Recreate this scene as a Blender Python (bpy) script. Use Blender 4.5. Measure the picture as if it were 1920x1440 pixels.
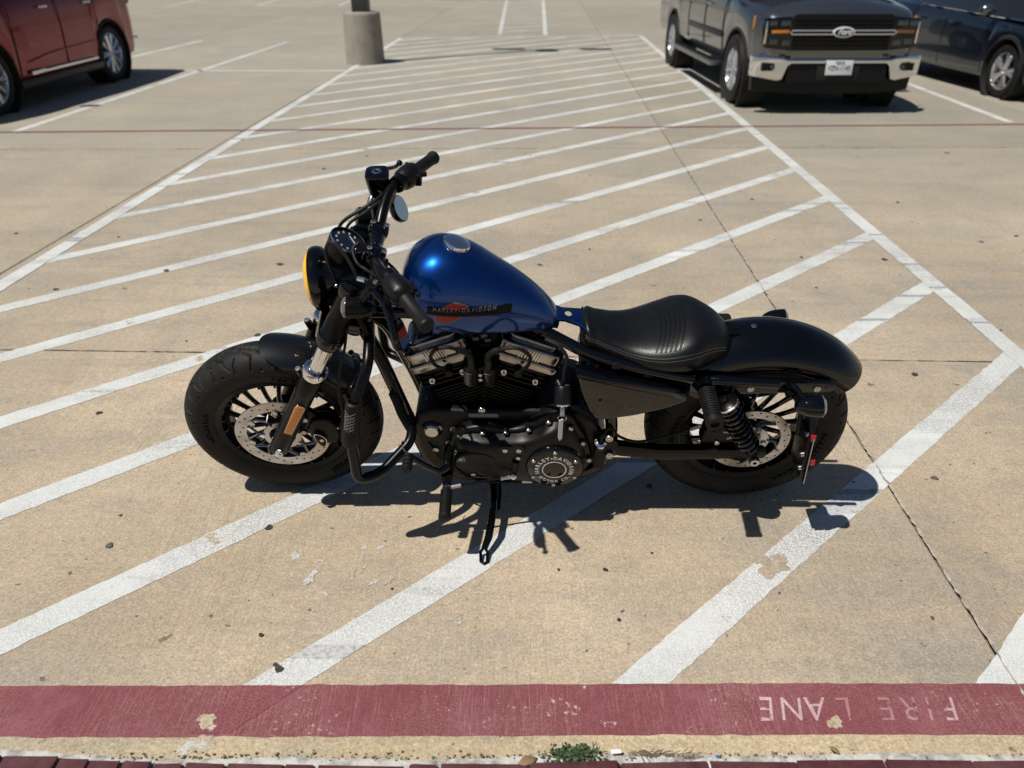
import bpy, bmesh, math, random
import numpy as np
from mathutils import Vector, Matrix
random.seed(11); rng = np.random.RandomState(5)
R = math.radians; PI = math.pi
sc = bpy.context.scene
C = sc.collection
for o in list(bpy.data.objects): bpy.data.objects.remove(o)

# ------------------------------------------------ camera, sky, sun, exposure
cd = bpy.data.cameras.new('camera'); cam = bpy.data.objects.new('camera', cd); C.objects.link(cam)
cam.location = (0, 0, 1.66); cam.rotation_euler = (R(90 - 29.34), 0, 0)
cd.sensor_width = 36; cd.lens = 27.06; cd.clip_start = 0.05; cd.clip_end = 1500
cd.dof.use_dof = True; cd.dof.focus_distance = 2.42; cd.dof.aperture_fstop = 2.6
sc.camera = cam
SUN = Vector((-0.388, -0.250, 0.887)).normalized()
w = bpy.data.worlds.new('World'); sc.world = w; w.use_nodes = True
nt = w.node_tree; sky = nt.nodes.new('ShaderNodeTexSky'); sky.sky_type = 'NISHITA'; sky.sun_disc = False
sky.sun_elevation = math.asin(SUN.z); sky.sun_rotation = math.atan2(SUN.x, SUN.y) % (2 * PI)
sky.altitude = 200; sky.air_density = 1.0; sky.dust_density = 0.6; sky.ozone_density = 1.5
nt.links.new(sky.outputs[0], nt.nodes['Background'].inputs[0]); nt.nodes['Background'].inputs[1].default_value = 0.05
sl = bpy.data.lights.new('sun', 'SUN'); so = bpy.data.objects.new('sun', sl); C.objects.link(so)
sl.energy = 5.0; sl.angle = R(0.53); sl.color = (1.0, 0.955, 0.88)
so.rotation_euler = SUN.to_track_quat('Z', 'Y').to_euler(); so.location = (-8, -5, 18)
sc.view_settings.view_transform = 'Standard'; sc.view_settings.look = 'None'
sc.view_settings.exposure = 0.02; sc.view_settings.gamma = 1.0

# ------------------------------------------------ materials
def srgb(r, g, b):
    f = lambda c: (c / 255 / 12.92) if c <= 10 else ((c / 255 + 0.055) / 1.055) ** 2.4
    return (f(r), f(g), f(b), 1)
MATS = {}
def M(name, col, rough=0.5, metal=0.0, coat=0.0, spec=0.5, trans=0.0, bump=None, vary=None, coat_rough=0.03):
    m = bpy.data.materials.new(name); m.use_nodes = True; n = m.node_tree.nodes; L = m.node_tree.links
    b = n['Principled BSDF']; b.inputs['Base Color'].default_value = (*col[:3], 1)
    b.inputs['Roughness'].default_value = rough; b.inputs['Metallic'].default_value = metal
    b.inputs['Coat Weight'].default_value = coat; b.inputs['Coat Roughness'].default_value = coat_rough
    b.inputs['Specular IOR Level'].default_value = spec; b.inputs['Transmission Weight'].default_value = trans
    tc = n.new('ShaderNodeTexCoord')
    if bump:
        nz = n.new('ShaderNodeTexNoise'); nz.inputs['Scale'].default_value = bump[0]; nz.inputs['Detail'].default_value = 5
        bp = n.new('ShaderNodeBump'); bp.inputs['Strength'].default_value = bump[1]; bp.inputs['Distance'].default_value = bump[2]
        L.new(tc.outputs['Object'], nz.inputs['Vector']); L.new(nz.outputs['Fac'], bp.inputs['Height']); L.new(bp.outputs[0], b.inputs['Normal'])
    if vary:      # (scale, colour2, roughness2): dust and wear
        nz = n.new('ShaderNodeTexNoise'); nz.inputs['Scale'].default_value = vary[0]; nz.inputs['Detail'].default_value = 8; nz.inputs['Roughness'].default_value = 0.65
        rp = n.new('ShaderNodeValToRGB'); rp.color_ramp.elements[0].position = 0.45; rp.color_ramp.elements[1].position = 0.72
        mx = n.new('ShaderNodeMix'); mx.data_type = 'RGBA'; mx.inputs[6].default_value = (*col[:3], 1); mx.inputs[7].default_value = (*vary[1][:3], 1)
        mr = n.new('ShaderNodeMapRange'); mr.inputs[3].default_value = rough; mr.inputs[4].default_value = vary[2]
        L.new(tc.outputs['Object'], nz.inputs['Vector']); L.new(nz.outputs['Fac'], rp.inputs[0]); L.new(rp.outputs[0], mx.inputs[0]); L.new(mx.outputs[2], b.inputs['Base Color'])
        L.new(rp.outputs[0], mr.inputs[0]); L.new(mr.outputs[0], b.inputs['Roughness'])
    MATS[name] = m
    return m

def concrete_mat(name, tint, paint=None, wear=0.5, speck=0.35, streak=True, scratch=0.0):
    """Broom-finished concrete; with `paint`, worn traffic paint over it. World-space so that pieces run on."""
    m = bpy.data.materials.new(name); m.use_nodes = True; n = m.node_tree.nodes; L = m.node_tree.links
    b = n['Principled BSDF']; geo = n.new('ShaderNodeNewGeometry')
    def noise(scale, detail=6, rough=0.6, vec=None, stretch=None):
        t = n.new('ShaderNodeTexNoise'); t.inputs['Scale'].default_value = scale; t.inputs['Detail'].default_value = detail; t.inputs['Roughness'].default_value = rough
        src = geo.outputs['Position']
        if stretch:
            mp = n.new('ShaderNodeMapping'); mp.inputs['Rotation'].default_value = (0, 0, R(stretch[3]) if len(stretch) > 3 else 0)
            mp.inputs['Scale'].default_value = stretch[:3]; L.new(src, mp.inputs[0]); src = mp.outputs[0]
        L.new(src, t.inputs['Vector']); return t.outputs['Fac']
    def ramp(fac, a, c, ca=(0, 0, 0, 1), cb=(1, 1, 1, 1)):
        r = n.new('ShaderNodeValToRGB'); e = r.color_ramp.elements; e[0].position = a; e[1].position = c; e[0].color = ca; e[1].color = cb
        L.new(fac, r.inputs[0]); return r.outputs[0]
    def mix(fac, a, c, mode='MIX', f=None):
        x = n.new('ShaderNodeMix'); x.data_type = 'RGBA'; x.blend_type = mode
        if fac is not None: L.new(fac, x.inputs[0])
        else: x.inputs[0].default_value = f
        for i, s in ((6, a), (7, c)):
            if isinstance(s, tuple): x.inputs[i].default_value = (*s[:3], 1)
            else: L.new(s, x.inputs[i])
        return x.outputs[2]
    def math_(op, a, c):
        x = n.new('ShaderNodeMath'); x.operation = op
        for i, s in ((0, a), (1, c)):
            if isinstance(s, (int, float)): x.inputs[i].default_value = s
            else: L.new(s, x.inputs[i])
        return x.outputs[0]
    t = Vector(tint)
    light = tuple(t * 1.12); dark = tuple(t * 0.80)
    big = ramp(noise(0.9, 4), 0.36, 0.66); col = mix(big, dark, light)
    grey = ramp(noise(0.55, 7, 0.7, stretch=(1, 1.6, 1, 20)), 0.47, 0.76); col = mix(grey, col, tuple(Vector((t.y * 0.70, t.y * 0.68, t.y * 0.62))))
    blot = ramp(noise(3.1, 9, 0.76), 0.52, 0.74); col = mix(math_('MULTIPLY', blot, 0.60), col, tuple(Vector((t.y * 0.50, t.y * 0.49, t.y * 0.46))))
    warm = ramp(noise(6.0, 6, 0.6), 0.52, 0.75); col = mix(math_('MULTIPLY', warm, 0.35), col, (t.x * 1.05, t.y * 0.92, t.z * 0.78))
    sp_ = n.new('ShaderNodeSeparateXYZ'); L.new(geo.outputs['Position'], sp_.inputs[0])
    ai = n.new('ShaderNodeMapRange'); ai.inputs[1].default_value = 2.4; ai.inputs[2].default_value = 9.0; ai.inputs[4].default_value = 1.0; L.new(sp_.outputs[1], ai.inputs[0])
    col = mix(math_('MULTIPLY', ai.outputs[0], ramp(noise(0.8, 7, 0.65), 0.10, 0.62)), col, (t.y * 0.79, t.y * 0.765, t.y * 0.655))
    tw_ = ramp(noise(1.0, 6, 0.7, stretch=(0.55, 5.5, 1, 3)), 0.50, 0.72); col = mix(math_('MULTIPLY', math_('MULTIPLY', tw_, ramp(noise(0.7, 4), 0.36, 0.60)), 0.5), col, (t.y * 0.46, t.y * 0.45, t.y * 0.42))
    g1 = noise(210, 4, 0.75); col = mix(math_('MULTIPLY', ramp(g1, 0.52, 0.66), 0.85), col, tuple(t * 0.52))
    g2 = noise(140, 4, 0.7); col = mix(math_('MULTIPLY', ramp(g2, 0.58, 0.70), 0.32), col, (min(t.x * 1.6, .9), min(t.y * 1.65, .85), min(t.z * 1.7, .8)))
    fl = ramp(noise(33, 2, 0.5), 0.715, 0.735); col = mix(math_('MULTIPLY', fl, 0.85), col, tuple(t * 0.22))
    fl2 = ramp(noise(13, 3, 0.5), 0.72, 0.735); col = mix(math_('MULTIPLY', fl2, 0.8), col, tuple(t * 0.25))
    g3 = noise(45, 5, 0.75); col = mix(math_('MULTIPLY', ramp(g3, 0.5, 0.7), 0.35), col, tuple(t * 0.74))
    for s_, r_, lo_, hi_ in ((115, 0.85, 0.60, 1.40), (36, 0.8, 0.84, 1.16)):
        gm = n.new('ShaderNodeMapRange'); gm.inputs[1].default_value = 0.34; gm.inputs[2].default_value = 0.66; gm.inputs[3].default_value = lo_; gm.inputs[4].default_value = hi_; L.new(noise(s_, 7, r_), gm.inputs[0])
        vm = n.new('ShaderNodeVectorMath'); vm.operation = 'SCALE'; L.new(col, vm.inputs[0]); L.new(gm.outputs[0], vm.inputs['Scale']); col = vm.outputs[0]
    h = math_('ADD', math_('MULTIPLY', g1, 0.6), g2)
    if streak:
        st = noise(1.0, 3, 0.6, stretch=(320, 5, 1, 8)); sm = ramp(noise(1.3, 3), 0.42, 0.60)
        stm = math_('MULTIPLY', ramp(st, 0.54, 0.66), sm); col = mix(math_('MULTIPLY', stm, 0.55), col, tuple(t * 0.58))
        h = math_('SUBTRACT', h, math_('MULTIPLY', stm, 0.8))
    oi = n.new('ShaderNodeObjectInfo')
    hs = n.new('ShaderNodeHueSaturation'); L.new(col, hs.inputs['Color'])
    mr = n.new('ShaderNodeMapRange'); L.new(oi.outputs['Random'], mr.inputs[0]); mr.inputs[3].default_value = 0.90; mr.inputs[4].default_value = 1.06; L.new(mr.outputs[0], hs.inputs['Value'])
    col = hs.outputs[0]
    if paint:
        p = Vector(paint)
        pc = mix(ramp(noise(2.2, 6, 0.7), 0.35, 0.7), tuple(p * 0.86), tuple(p))
        pc = mix(math_('MULTIPLY', ai.outputs[0], 0.35), pc, tuple(p * 0.72))
        rub = math_('MULTIPLY', ramp(noise(1.0, 7, 0.75, stretch=(0.9, 7.5, 1, -3)), 0.50, 0.66), ramp(noise(75, 5, 0.8), 0.36, 0.58))          # tyre rub marks across the paint
        pc = mix(math_('MULTIPLY', math_('MULTIPLY', rub, ramp(noise(1.1, 3), 0.44, 0.58)), 0.85), pc, tuple(Vector((0.10, 0.10, 0.105)) if p.y > 0.4 else p * 0.6))
        sp = math_('MULTIPLY', ramp(noise(300, 3, 0.7), 0.62 - 0.16 * speck, 0.70 - 0.14 * speck), ramp(noise(1.6, 4), 0.30, 0.66))
        pc = mix(math_('MULTIPLY', sp, 0.8), pc, tuple(Vector((0.16, 0.145, 0.12)) if p.y > 0.4 else Vector((0.30, 0.17, 0.15))))
        chip = ramp(math_('ADD', noise(9, 9, 0.75), math_('MULTIPLY', noise(1.1, 3), 0.55)), 1.02 - 0.14 * wear, 1.04 - 0.14 * wear)
        st2 = ramp(noise(1.0, 3, 0.6, stretch=(300, 9, 1, 8)), 0.60, 0.68)
        chip = math_('MAXIMUM', chip, math_('MULTIPLY', math_('MULTIPLY', st2, 0.55), ramp(noise(1.5, 3), 0.48, 0.6)))
        if scratch:
            s3 = ramp(noise(1.0, 4, 0.7, stretch=(210, 9, 1, 16)), 0.50, 0.68); s4 = ramp(noise(2.6, 4), 0.34, 0.66)
            pc = mix(math_('MULTIPLY', math_('MULTIPLY', s3, s4), scratch), pc, (min(.8, p.x * 1.1 + .16), p.y + .15, p.z + .14))
            pc = mix(math_('MULTIPLY', ramp(noise(5.5, 6, 0.7), 0.50, 0.74), scratch * 0.6), pc, (p.x * 1.25 + .06, p.y * 1.5 + .05, p.z * 1.5 + .06))
            pc = mix(math_('MULTIPLY', ramp(noise(60, 5, 0.75), 0.5, 0.7), scratch * 0.45), pc, tuple(p * 0.6))
            chip = math_('MAXIMUM', chip, math_('MULTIPLY', ramp(noise(95, 5, 0.7), 0.60, 0.64), ramp(noise(3.0, 3), 0.52, 0.62)))
        col = mix(chip, pc, col)
    L.new(col, b.inputs['Base Color'])
    b.inputs['Roughness'].default_value = 0.86; b.inputs['Specular IOR Level'].default_value = 0.3
    bp = n.new('ShaderNodeBump'); bp.inputs['Strength'].default_value = 0.5; bp.inputs['Distance'].default_value = 0.0016
    L.new(h, bp.inputs['Height']); L.new(bp.outputs[0], b.inputs['Normal'])
    MATS[name] = m; return m

TAN = (0.420, 0.343, 0.248)
concrete_mat('concrete', TAN)
concrete_mat('white_paint', TAN, paint=(0.655, 0.67, 0.655), wear=0.78, speck=1.05)
concrete_mat('red_paint', (0.50, 0.38, 0.33), paint=(0.185, 0.046, 0.058), wear=0.7, speck=0.9, scratch=0.8)
concrete_mat('thin_red_paint', TAN, paint=(0.20, 0.07, 0.075), wear=0.5, speck=0.6)
concrete_mat('kerb_strip', (0.48, 0.385, 0.245), streak=False)
concrete_mat('chalk_paint', (0.24, 0.085, 0.095), paint=(0.50, 0.34, 0.37), wear=1.62, speck=1.0, scratch=1.0)
concrete_mat('chalk_faint', (0.24, 0.085, 0.095), paint=(0.36, 0.17, 0.195), wear=1.7, speck=1.0, scratch=1.0)
concrete_mat('old_red_paint', (0.52, 0.44, 0.40), paint=(0.165, 0.026, 0.042), wear=1.15, speck=1.0, scratch=0.35)
concrete_mat('splash_paint', TAN, paint=(0.58, 0.56, 0.53), wear=1.9, speck=1.0)
M('sealant', (0.40, 0.36, 0.30), 0.85, vary=(34, (0.05, 0.045, 0.04), 0.9))
M('mortar', (0.50, 0.49, 0.46), 0.85, vary=(22, (0.10, 0.085, 0.07), 0.9), bump=(40, 0.6, 0.01))
M('brick_red', (0.072, 0.020, 0.024), 0.55, vary=(14, (0.105, 0.04, 0.042), 0.7), bump=(60, 0.4, 0.004))
M('asphalt_spot', (0.024, 0.022, 0.021), 0.8, vary=(120, (0.09, 0.078, 0.062), 0.9))
M('gum_grey', (0.10, 0.092, 0.08), 0.85, vary=(140, (0.05, 0.045, 0.04), 0.9))
M('tar', (0.012, 0.012, 0.013), 0.5)
M('gloss_black', (0.0012, 0.0014, 0.0020), 0.5, coat=1.0, spec=0.0, coat_rough=0.012)
M('fender_black', (0.0030, 0.0038, 0.0055), 0.5, coat=0.7, spec=0.1, coat_rough=0.09)
M('satin_black', (0.0020, 0.0020, 0.0024), 0.27, spec=0.20, vary=(30, (0.0040, 0.0039, 0.0038), 0.36))
M('engine_black', (0.0022, 0.0022, 0.0025), 0.38, spec=0.26, bump=(420, 0.3, 0.001), vary=(9, (0.0055, 0.0052, 0.0048), 0.48))
M('fin_black', (0.0012, 0.0012, 0.0012), 0.32, spec=0.18)
M('plastic_black', (0.0045, 0.0045, 0.005), 0.40, spec=0.26, bump=(500, 0.15, 0.001))
M('rubber', (0.0055, 0.0055, 0.0058), 0.52, spec=0.22, bump=(300, 0.2, 0.001), vary=(14, (0.011, 0.0105, 0.010), 0.62))
M('tyre', (0.0085, 0.0082, 0.0080), 0.60, spec=0.22, vary=(9, (0.022, 0.0205, 0.0185), 0.74), bump=(260, 0.2, 0.001))
M('seat_leather', (0.0038, 0.0040, 0.0046), 0.36, spec=0.30, bump=(230, 0.3, 0.0012), vary=(6, (0.0060, 0.0060, 0.0064), 0.43))
M('thread', (0.05, 0.05, 0.05), 0.6)
M('chrome', (0.78, 0.78, 0.79), 0.07, metal=1.0)
M('rocker_chrome', (0.36, 0.34, 0.32), 0.13, metal=1.0, vary=(16, (0.22, 0.20, 0.18), 0.24))
M('dull_chrome', (0.55, 0.54, 0.52), 0.2, metal=1.0)
M('steel', (0.52, 0.49, 0.46), 0.30, metal=1.0, vary=(18, (0.34, 0.30, 0.26), 0.42))
M('bolt', (0.62, 0.61, 0.60), 0.25, metal=1.0)
M('blue_paint', (0.0008, 0.042, 0.210), 0.33, metal=0.92, coat=0.75, coat_rough=0.012)
M('blue_flat', (0.003, 0.018, 0.09), 0.3, metal=0.5, coat=1.0)
M('emblem_red', (0.26, 0.006, 0.008), 0.3)
M('emblem_silver', (0.62, 0.62, 0.62), 0.35, metal=0.3)
M('emblem_black', (0.003, 0.003, 0.003), 0.35, spec=0.15)
M('lettering_grey', (0.12, 0.12, 0.12), 0.4)
M('yellow_lens', (0.88, 0.45, 0.012), 0.12, coat=1.0, bump=(130, 0.4, 0.003))
M('amber', (0.62, 0.20, 0.01), 0.15, coat=0.7)
M('red_lens', (0.40, 0.006, 0.01), 0.12, coat=0.8)
M('smoke_lens', (0.10, 0.10, 0.105), 0.1, coat=1.0)
M('mirror', (0.55, 0.57, 0.60), 0.015, metal=1.0)
M('dial', (0.006, 0.007, 0.010), 0.08, coat=1.0)
M('dial_mark', (0.7, 0.72, 0.72), 0.5)
M('sticker', (0.5, 0.5, 0.5), 0.5)
M('gold', (0.55, 0.36, 0.07), 0.3, metal=0.7)
M('tag_white', (0.72, 0.71, 0.69), 0.6)

# ------------------------------------------------ geometry helpers
def link(name, me, mat=None, parent=None, angle=38):
    o = bpy.data.objects.new(name, me); C.objects.link(o)
    if mat:
        me.materials.clear(); me.materials.append(MATS[mat] if isinstance(mat, str) else mat)
    if parent is not None: o.parent = parent
    if angle:
        me.polygons.foreach_set('use_smooth', [True] * len(me.polygons)); me.set_sharp_from_angle(angle=R(angle))
    return o
def thing(name, label, cat, mw=None, group=None):
    o = bpy.data.objects.new(name, None); C.objects.link(o); o.empty_display_size = 0.1
    if mw is not None: o.matrix_world = mw
    o['label'] = label; o['category'] = cat
    if group: o['group'] = group
    return o
def tag(o, label, cat, group=None):
    o['label'] = label; o['category'] = cat
    if group: o['group'] = group
    return o
def frame(d, up=(0, 0, 1)):
    d = Vector(d).normalized(); u = Vector(up)
    if abs(d.dot(u)) > 0.97: u = Vector((1, 0, 0)) if abs(d.x) < 0.9 else Vector((0, 1, 0))
    x = u.cross(d).normalized(); y = d.cross(x)
    return x, y, d
def spline(pts, n=8):
    """Catmull-Rom through pts"""
    P = [np.array(p, float) for p in pts]
    if len(P) < 3: return [tuple(p) for p in P]
    out = []
    for i in range(len(P) - 1):
        a = P[i - 1] if i else 2 * P[0] - P[1]; b = P[i]; c = P[i + 1]; d = P[i + 2] if i + 2 < len(P) else 2 * P[-1] - P[-2]
        for k in range(n):
            t = k / n
            out.append(tuple(0.5 * ((2 * b) + (-a + c) * t + (2 * a - 5 * b + 4 * c - d) * t * t + (-a + 3 * b - 3 * c + d) * t ** 3)))
    out.append(tuple(P[-1])); return out
def fillet(pts, r, n=6):
    """polyline with rounded corners"""
    P = [Vector(p) for p in pts]; out = [P[0]]
    for i in range(1, len(P) - 1):
        a, b, c = P[i - 1], P[i], P[i + 1]; rr = min(r, (a - b).length * 0.49, (c - b).length * 0.49)
        s = b + (a - b).normalized() * rr; e = b + (c - b).normalized() * rr
        for k in range(n + 1):
            t = k / n; out.append(s * (1 - t) ** 2 + b * 2 * t * (1 - t) + e * t * t)
    out.append(P[-1]); return [tuple(p) for p in out]

class B:
    def __init__(s): s.v = []; s.f = []
    def add(s, vs, fs):
        o = len(s.v); s.v += [tuple(v) for v in vs]; s.f += [tuple(o + i for i in f) for f in fs]; return s
    def ring(s, secs, close=False, cap=True):
        """secs: list of equal-length loops -> skin"""
        n = len(secs[0]); vs = [p for q in secs for p in q]; fs = []
        m = len(secs)
        for i in range(m if close else m - 1):
            j = (i + 1) % m
            for k in range(n):
                l = (k + 1) % n; fs.append((i * n + k, i * n + l, j * n + l, j * n + k))
        if cap and not close:
            fs.append(tuple(range(n - 1, -1, -1))); fs.append(tuple((m - 1) * n + k for k in range(n)))
        return s.add(vs, fs)
    def tube(s, path, r, seg=12, cap=True, flat=1.0):
        P = [Vector(p) for p in path]; rr = r if isinstance(r, (list, tuple)) else [r] * len(P)
        secs = []; x = None
        for i, p in enumerate(P):
            d = (P[min(i + 1, len(P) - 1)] - P[max(i - 1, 0)]).normalized()
            if x is None: x, y, _ = frame(d)
            else:
                x = (x - d * x.dot(d)).normalized()
            y = d.cross(x)
            secs.append([p + (x * math.cos(a) + y * math.sin(a) * flat) * rr[i] for a in [2 * PI * k / seg for k in range(seg)]])
        return s.ring(secs, cap=cap)
    def lathe(s, prof, c, axis=(0, 1, 0), seg=32, up=(0, 0, 1), closed=False, sx=1.0):
        """prof: (radius, offset along axis)"""
        x, y, d = frame(axis, up); c = Vector(c); secs = []
        for a in [2 * PI * k / seg for k in range(seg)]:
            e = x * math.cos(a) * sx + y * math.sin(a)
            secs.append([c + e * r + d * h for r, h in prof])
        n = len(prof); vs = [p for q in secs for p in q]; fs = []
        for i in range(seg):
            j = (i + 1) % seg
            for k in range(n if closed else n - 1):
                l = (k + 1) % n; fs.append((i * n + k, i * n + l, j * n + l, j * n + k))
        return s.add(vs, fs)
    def box(s, c, size, rot=None, bev=0.0):
        bm = bmesh.new(); bmesh.ops.create_cube(bm, size=1.0)
        for v in bm.verts: v.co = Vector((v.co.x * size[0], v.co.y * size[1], v.co.z * size[2]))
        if bev: bmesh.ops.bevel(bm, geom=list(bm.edges), offset=bev, segments=2, affect='EDGES', profile=0.6)
        m = rot.to_4x4() if rot is not None else Matrix()
        bm.transform(Matrix.Translation(Vector(c)) @ m); bm.verts.index_update()
        s.add([v.co.copy() for v in bm.verts], [[v.index for v in f.verts] for f in bm.faces]); bm.free(); return s
    def prism(s, outline, o, ax, ay, depth, bev=0.0, seg=2):
        """outline in the (ax, ay) plane at o, extruded along ax x ay by depth (centred)"""
        ax = Vector(ax); ay = Vector(ay); az = ax.cross(ay).normalized(); o = Vector(o)
        bm = bmesh.new(); lo = [bm.verts.new(o + ax * p[0] + ay * p[1] - az * depth / 2) for p in outline]
        f = bm.faces.new(lo); r = bmesh.ops.extrude_face_region(bm, geom=[f])
        for e in r['geom']:
            if isinstance(e, bmesh.types.BMVert): e.co += az * depth
        bmesh.ops.recalc_face_normals(bm, faces=bm.faces)
        if bev:
            es = [e for e in bm.edges if len(e.link_faces) == 2 and any(len(q.verts) > 4 or abs(q.normal.dot(az)) > 0.9 for q in e.link_faces) and abs((e.verts[0].co - e.verts[1].co).dot(az)) < depth * 0.5]
            bmesh.ops.bevel(bm, geom=es, offset=bev, segments=seg, affect='EDGES', profile=0.6)
        bm.verts.index_update()
        s.add([v.co.copy() for v in bm.verts], [[v.index for v in f.verts] for f in bm.faces]); bm.free(); return s
    def ball(s, c, r, seg=14, sc_=(1, 1, 1)):
        prof = [(r * math.sin(t) * 1.0, -r * math.cos(t)) for t in [PI * k / (seg // 2) for k in range(seg // 2 + 1)]]
        o = len(s.v); s.lathe(prof, (0, 0, 0), (0, 0, 1), seg)
        s.v[o:] = [(c[0] + p[0] * sc_[0], c[1] + p[1] * sc_[1], c[2] + p[2] * sc_[2]) for p in s.v[o:]]
        return s
    def mesh(s, name, xf=None):
        me = bpy.data.meshes.new(name); me.from_pydata([tuple(v) for v in s.v], [], s.f)
        bm = bmesh.new(); bm.from_mesh(me); bmesh.ops.remove_doubles(bm, verts=bm.verts, dist=1e-5)
        bmesh.ops.recalc_face_normals(bm, faces=bm.faces); bm.to_mesh(me); bm.free()
        if xf is not None: me.transform(xf)
        return me
    def build(s, name, mat, parent=None, xf=None, angle=38):
        return link(name, s.mesh(name, xf), mat, parent, angle)
def text_mesh(txt, size, extrude=0.0, shear=0.0, spacing=1.0, align='CENTER', bold=0.0):
    cu = bpy.data.curves.new('lettering', 'FONT'); cu.body = txt; cu.size = size; cu.extrude = extrude; cu.shear = shear
    cu.space_character = spacing; cu.align_x = align; cu.align_y = 'CENTER'; cu.offset = bold; cu.resolution_u = 3
    o = bpy.data.objects.new('lettering', cu); C.objects.link(o)
    bpy.context.view_layer.update()
    me = bpy.data.meshes.new_from_object(o.evaluated_get(bpy.context.evaluated_depsgraph_get()))
    bpy.data.objects.remove(o); bpy.data.curves.remove(cu); return me
def smooth_inter(xs, ys, x): 
    """monotone-ish cubic interpolation"""
    xs = np.array(xs, float); ys = np.array(ys, float); d = np.gradient(ys, xs)
    x = np.clip(x, xs[0], xs[-1]); i = np.clip(np.searchsorted(xs, x) - 1, 0, len(xs) - 2)
    h = xs[i + 1] - xs[i]; t = (x - xs[i]) / h
    return (2*t**3-3*t**2+1)*ys[i] + (t**3-2*t**2+t)*h*d[i] + (-2*t**3+3*t**2)*ys[i+1] + (t**3-t**2)*h*d[i+1]

# ------------------------------------------------ the ground
me = bpy.data.meshes.new('parking_lot'); me.from_pydata([(-400, -60, -0.03), (400, -60, -0.03), (400, 700, -0.03), (-400, 700, -0.03)], [], [(0, 1, 2, 3)])
lot = link('parking_lot', me, 'concrete', None, 0); lot['kind'] = 'structure'; lot['label'] = 'tan broom-finished concrete parking lot with white markings'
# slab grid: long joints (run away from the viewer) and cross joints
def jx(k, y): return 1.295 + 0.040 * (y - 1.0) + 4.45 * k
def jy(k, x): return 3.222 - 0.0265 * x + 4.42 * k if k < 1 else 7.60 + 0.008 * x + 4.42 * (k - 1)
GAP = 0.0032
def slab(kx, ky):
    def corner(a, b, sx, sy):
        x, y = jx(a, 5.0), jy(b, 0.0)
        for _ in range(4): x = jx(a, y); y = jy(b, x)
        return (x + sx * GAP, y + sy * GAP)
    n = 10; out = []
    def side(p, q):
        for i in range(n): t = i / n; out.append((p[0] + (q[0] - p[0]) * t, p[1] + (q[1] - p[1]) * t))
    a, b, c, d = corner(kx, ky, 1, 1), corner(kx + 1, ky, -1, 1), corner(kx + 1, ky + 1, -1, -1), corner(kx, ky + 1, 1, -1)
    if ky == -1: a = (jx(kx, 1.142) + GAP, 1.142); b = (jx(kx + 1, 1.142) - GAP, 1.142)
    near = abs(kx) <= 1 and ky <= 1
    side(a, b); side(b, c); side(c, d); side(d, a)
    if near: out[:] = [(x + rng.normal(0, .0012), y + rng.normal(0, .0012)) for x, y in out]
    N = len(out); ins = []
    cx = sum(p[0] for p in out) / N; cy = sum(p[1] for p in out) / N
    for x, y in out:
        L_ = math.hypot(cx - x, cy - y); ins.append((x + (cx - x) / L_ * 0.006, y + (cy - y) / L_ * 0.006))
    vs = [(x, y, -0.035) for x, y in out] + [(x, y, -0.004) for x, y in out] + [(x, y, 0) for x, y in ins]
    fs = [tuple(2 * N + i for i in range(N))]
    for l in (0, 1):
        for i in range(N): j = (i + 1) % N; fs.append((l * N + i, l * N + j, (l + 1) * N + j, (l + 1) * N + i))
    me = bpy.data.meshes.new('concrete_slab'); me.from_pydata(vs, [], fs)
    link('concrete_slab', me, 'concrete', lot, 30)
for ky in range(-1, 9):
    for kx in range(-8, 7):
        slab(kx, ky)
# joint filler
def ribbon(path, width, z, mat, name, parent, jit=0.0, step=0.05, wob=0.0, thick=0.0):
    P = [Vector((p[0], p[1], 0)) for p in path]; pts = []
    for a, b in zip(P, P[1:]):
        n = max(1, int((b - a).length / step)); pts += [a.lerp(b, i / n) for i in range(n)]
    pts.append(P[-1]); vs = []; fs = []
    for i, p in enumerate(pts):
        d = (pts[min(i + 1, len(pts) - 1)] - pts[max(i - 1, 0)]).normalized(); nrm = Vector((-d.y, d.x, 0))
        w_ = width / 2; off = wob * math.sin(i * 0.7) + wob * rng.normal() * 0.5 if wob else 0
        vs.append((*(p + nrm * (w_ + off + rng.normal() * jit)).xy, z)); vs.append((*(p - nrm * (w_ - off + rng.normal() * jit)).xy, z))
        if i: fs.append((2 * i - 2, 2 * i - 1, 2 * i + 1, 2 * i))
    me = bpy.data.meshes.new(name); me.from_pydata(vs, [], fs)
    return link(name, me, mat, parent, 0)
ribbon([(jx(0, y), y) for y in np.arange(1.15, 36, 0.4)], 0.0060, 0.0044, 'sealant', 'joint_sealant', lot, jit=0.0022, step=0.02, wob=0.0015)
ribbon([(jx(-1, y), y) for y in np.arange(1.15, 30, 0.4)], 0.0042, 0.0012, 'gum_grey', 'joint_crack', lot, jit=0.0016, step=0.03, wob=0.003)
ribbon([(x, jy(0, x)) for x in np.arange(-8, 8, 0.4)], 0.006, 0.0012, 'asphalt_spot', 'joint_crack', lot, jit=0.0014, step=0.03)
ribbon([(x, jy(1, x)) for x in np.arange(-9, 9, 0.4)], 0.007, 0.0012, 'asphalt_spot', 'joint_crack', lot, jit=0.002, step=0.04)
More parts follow.
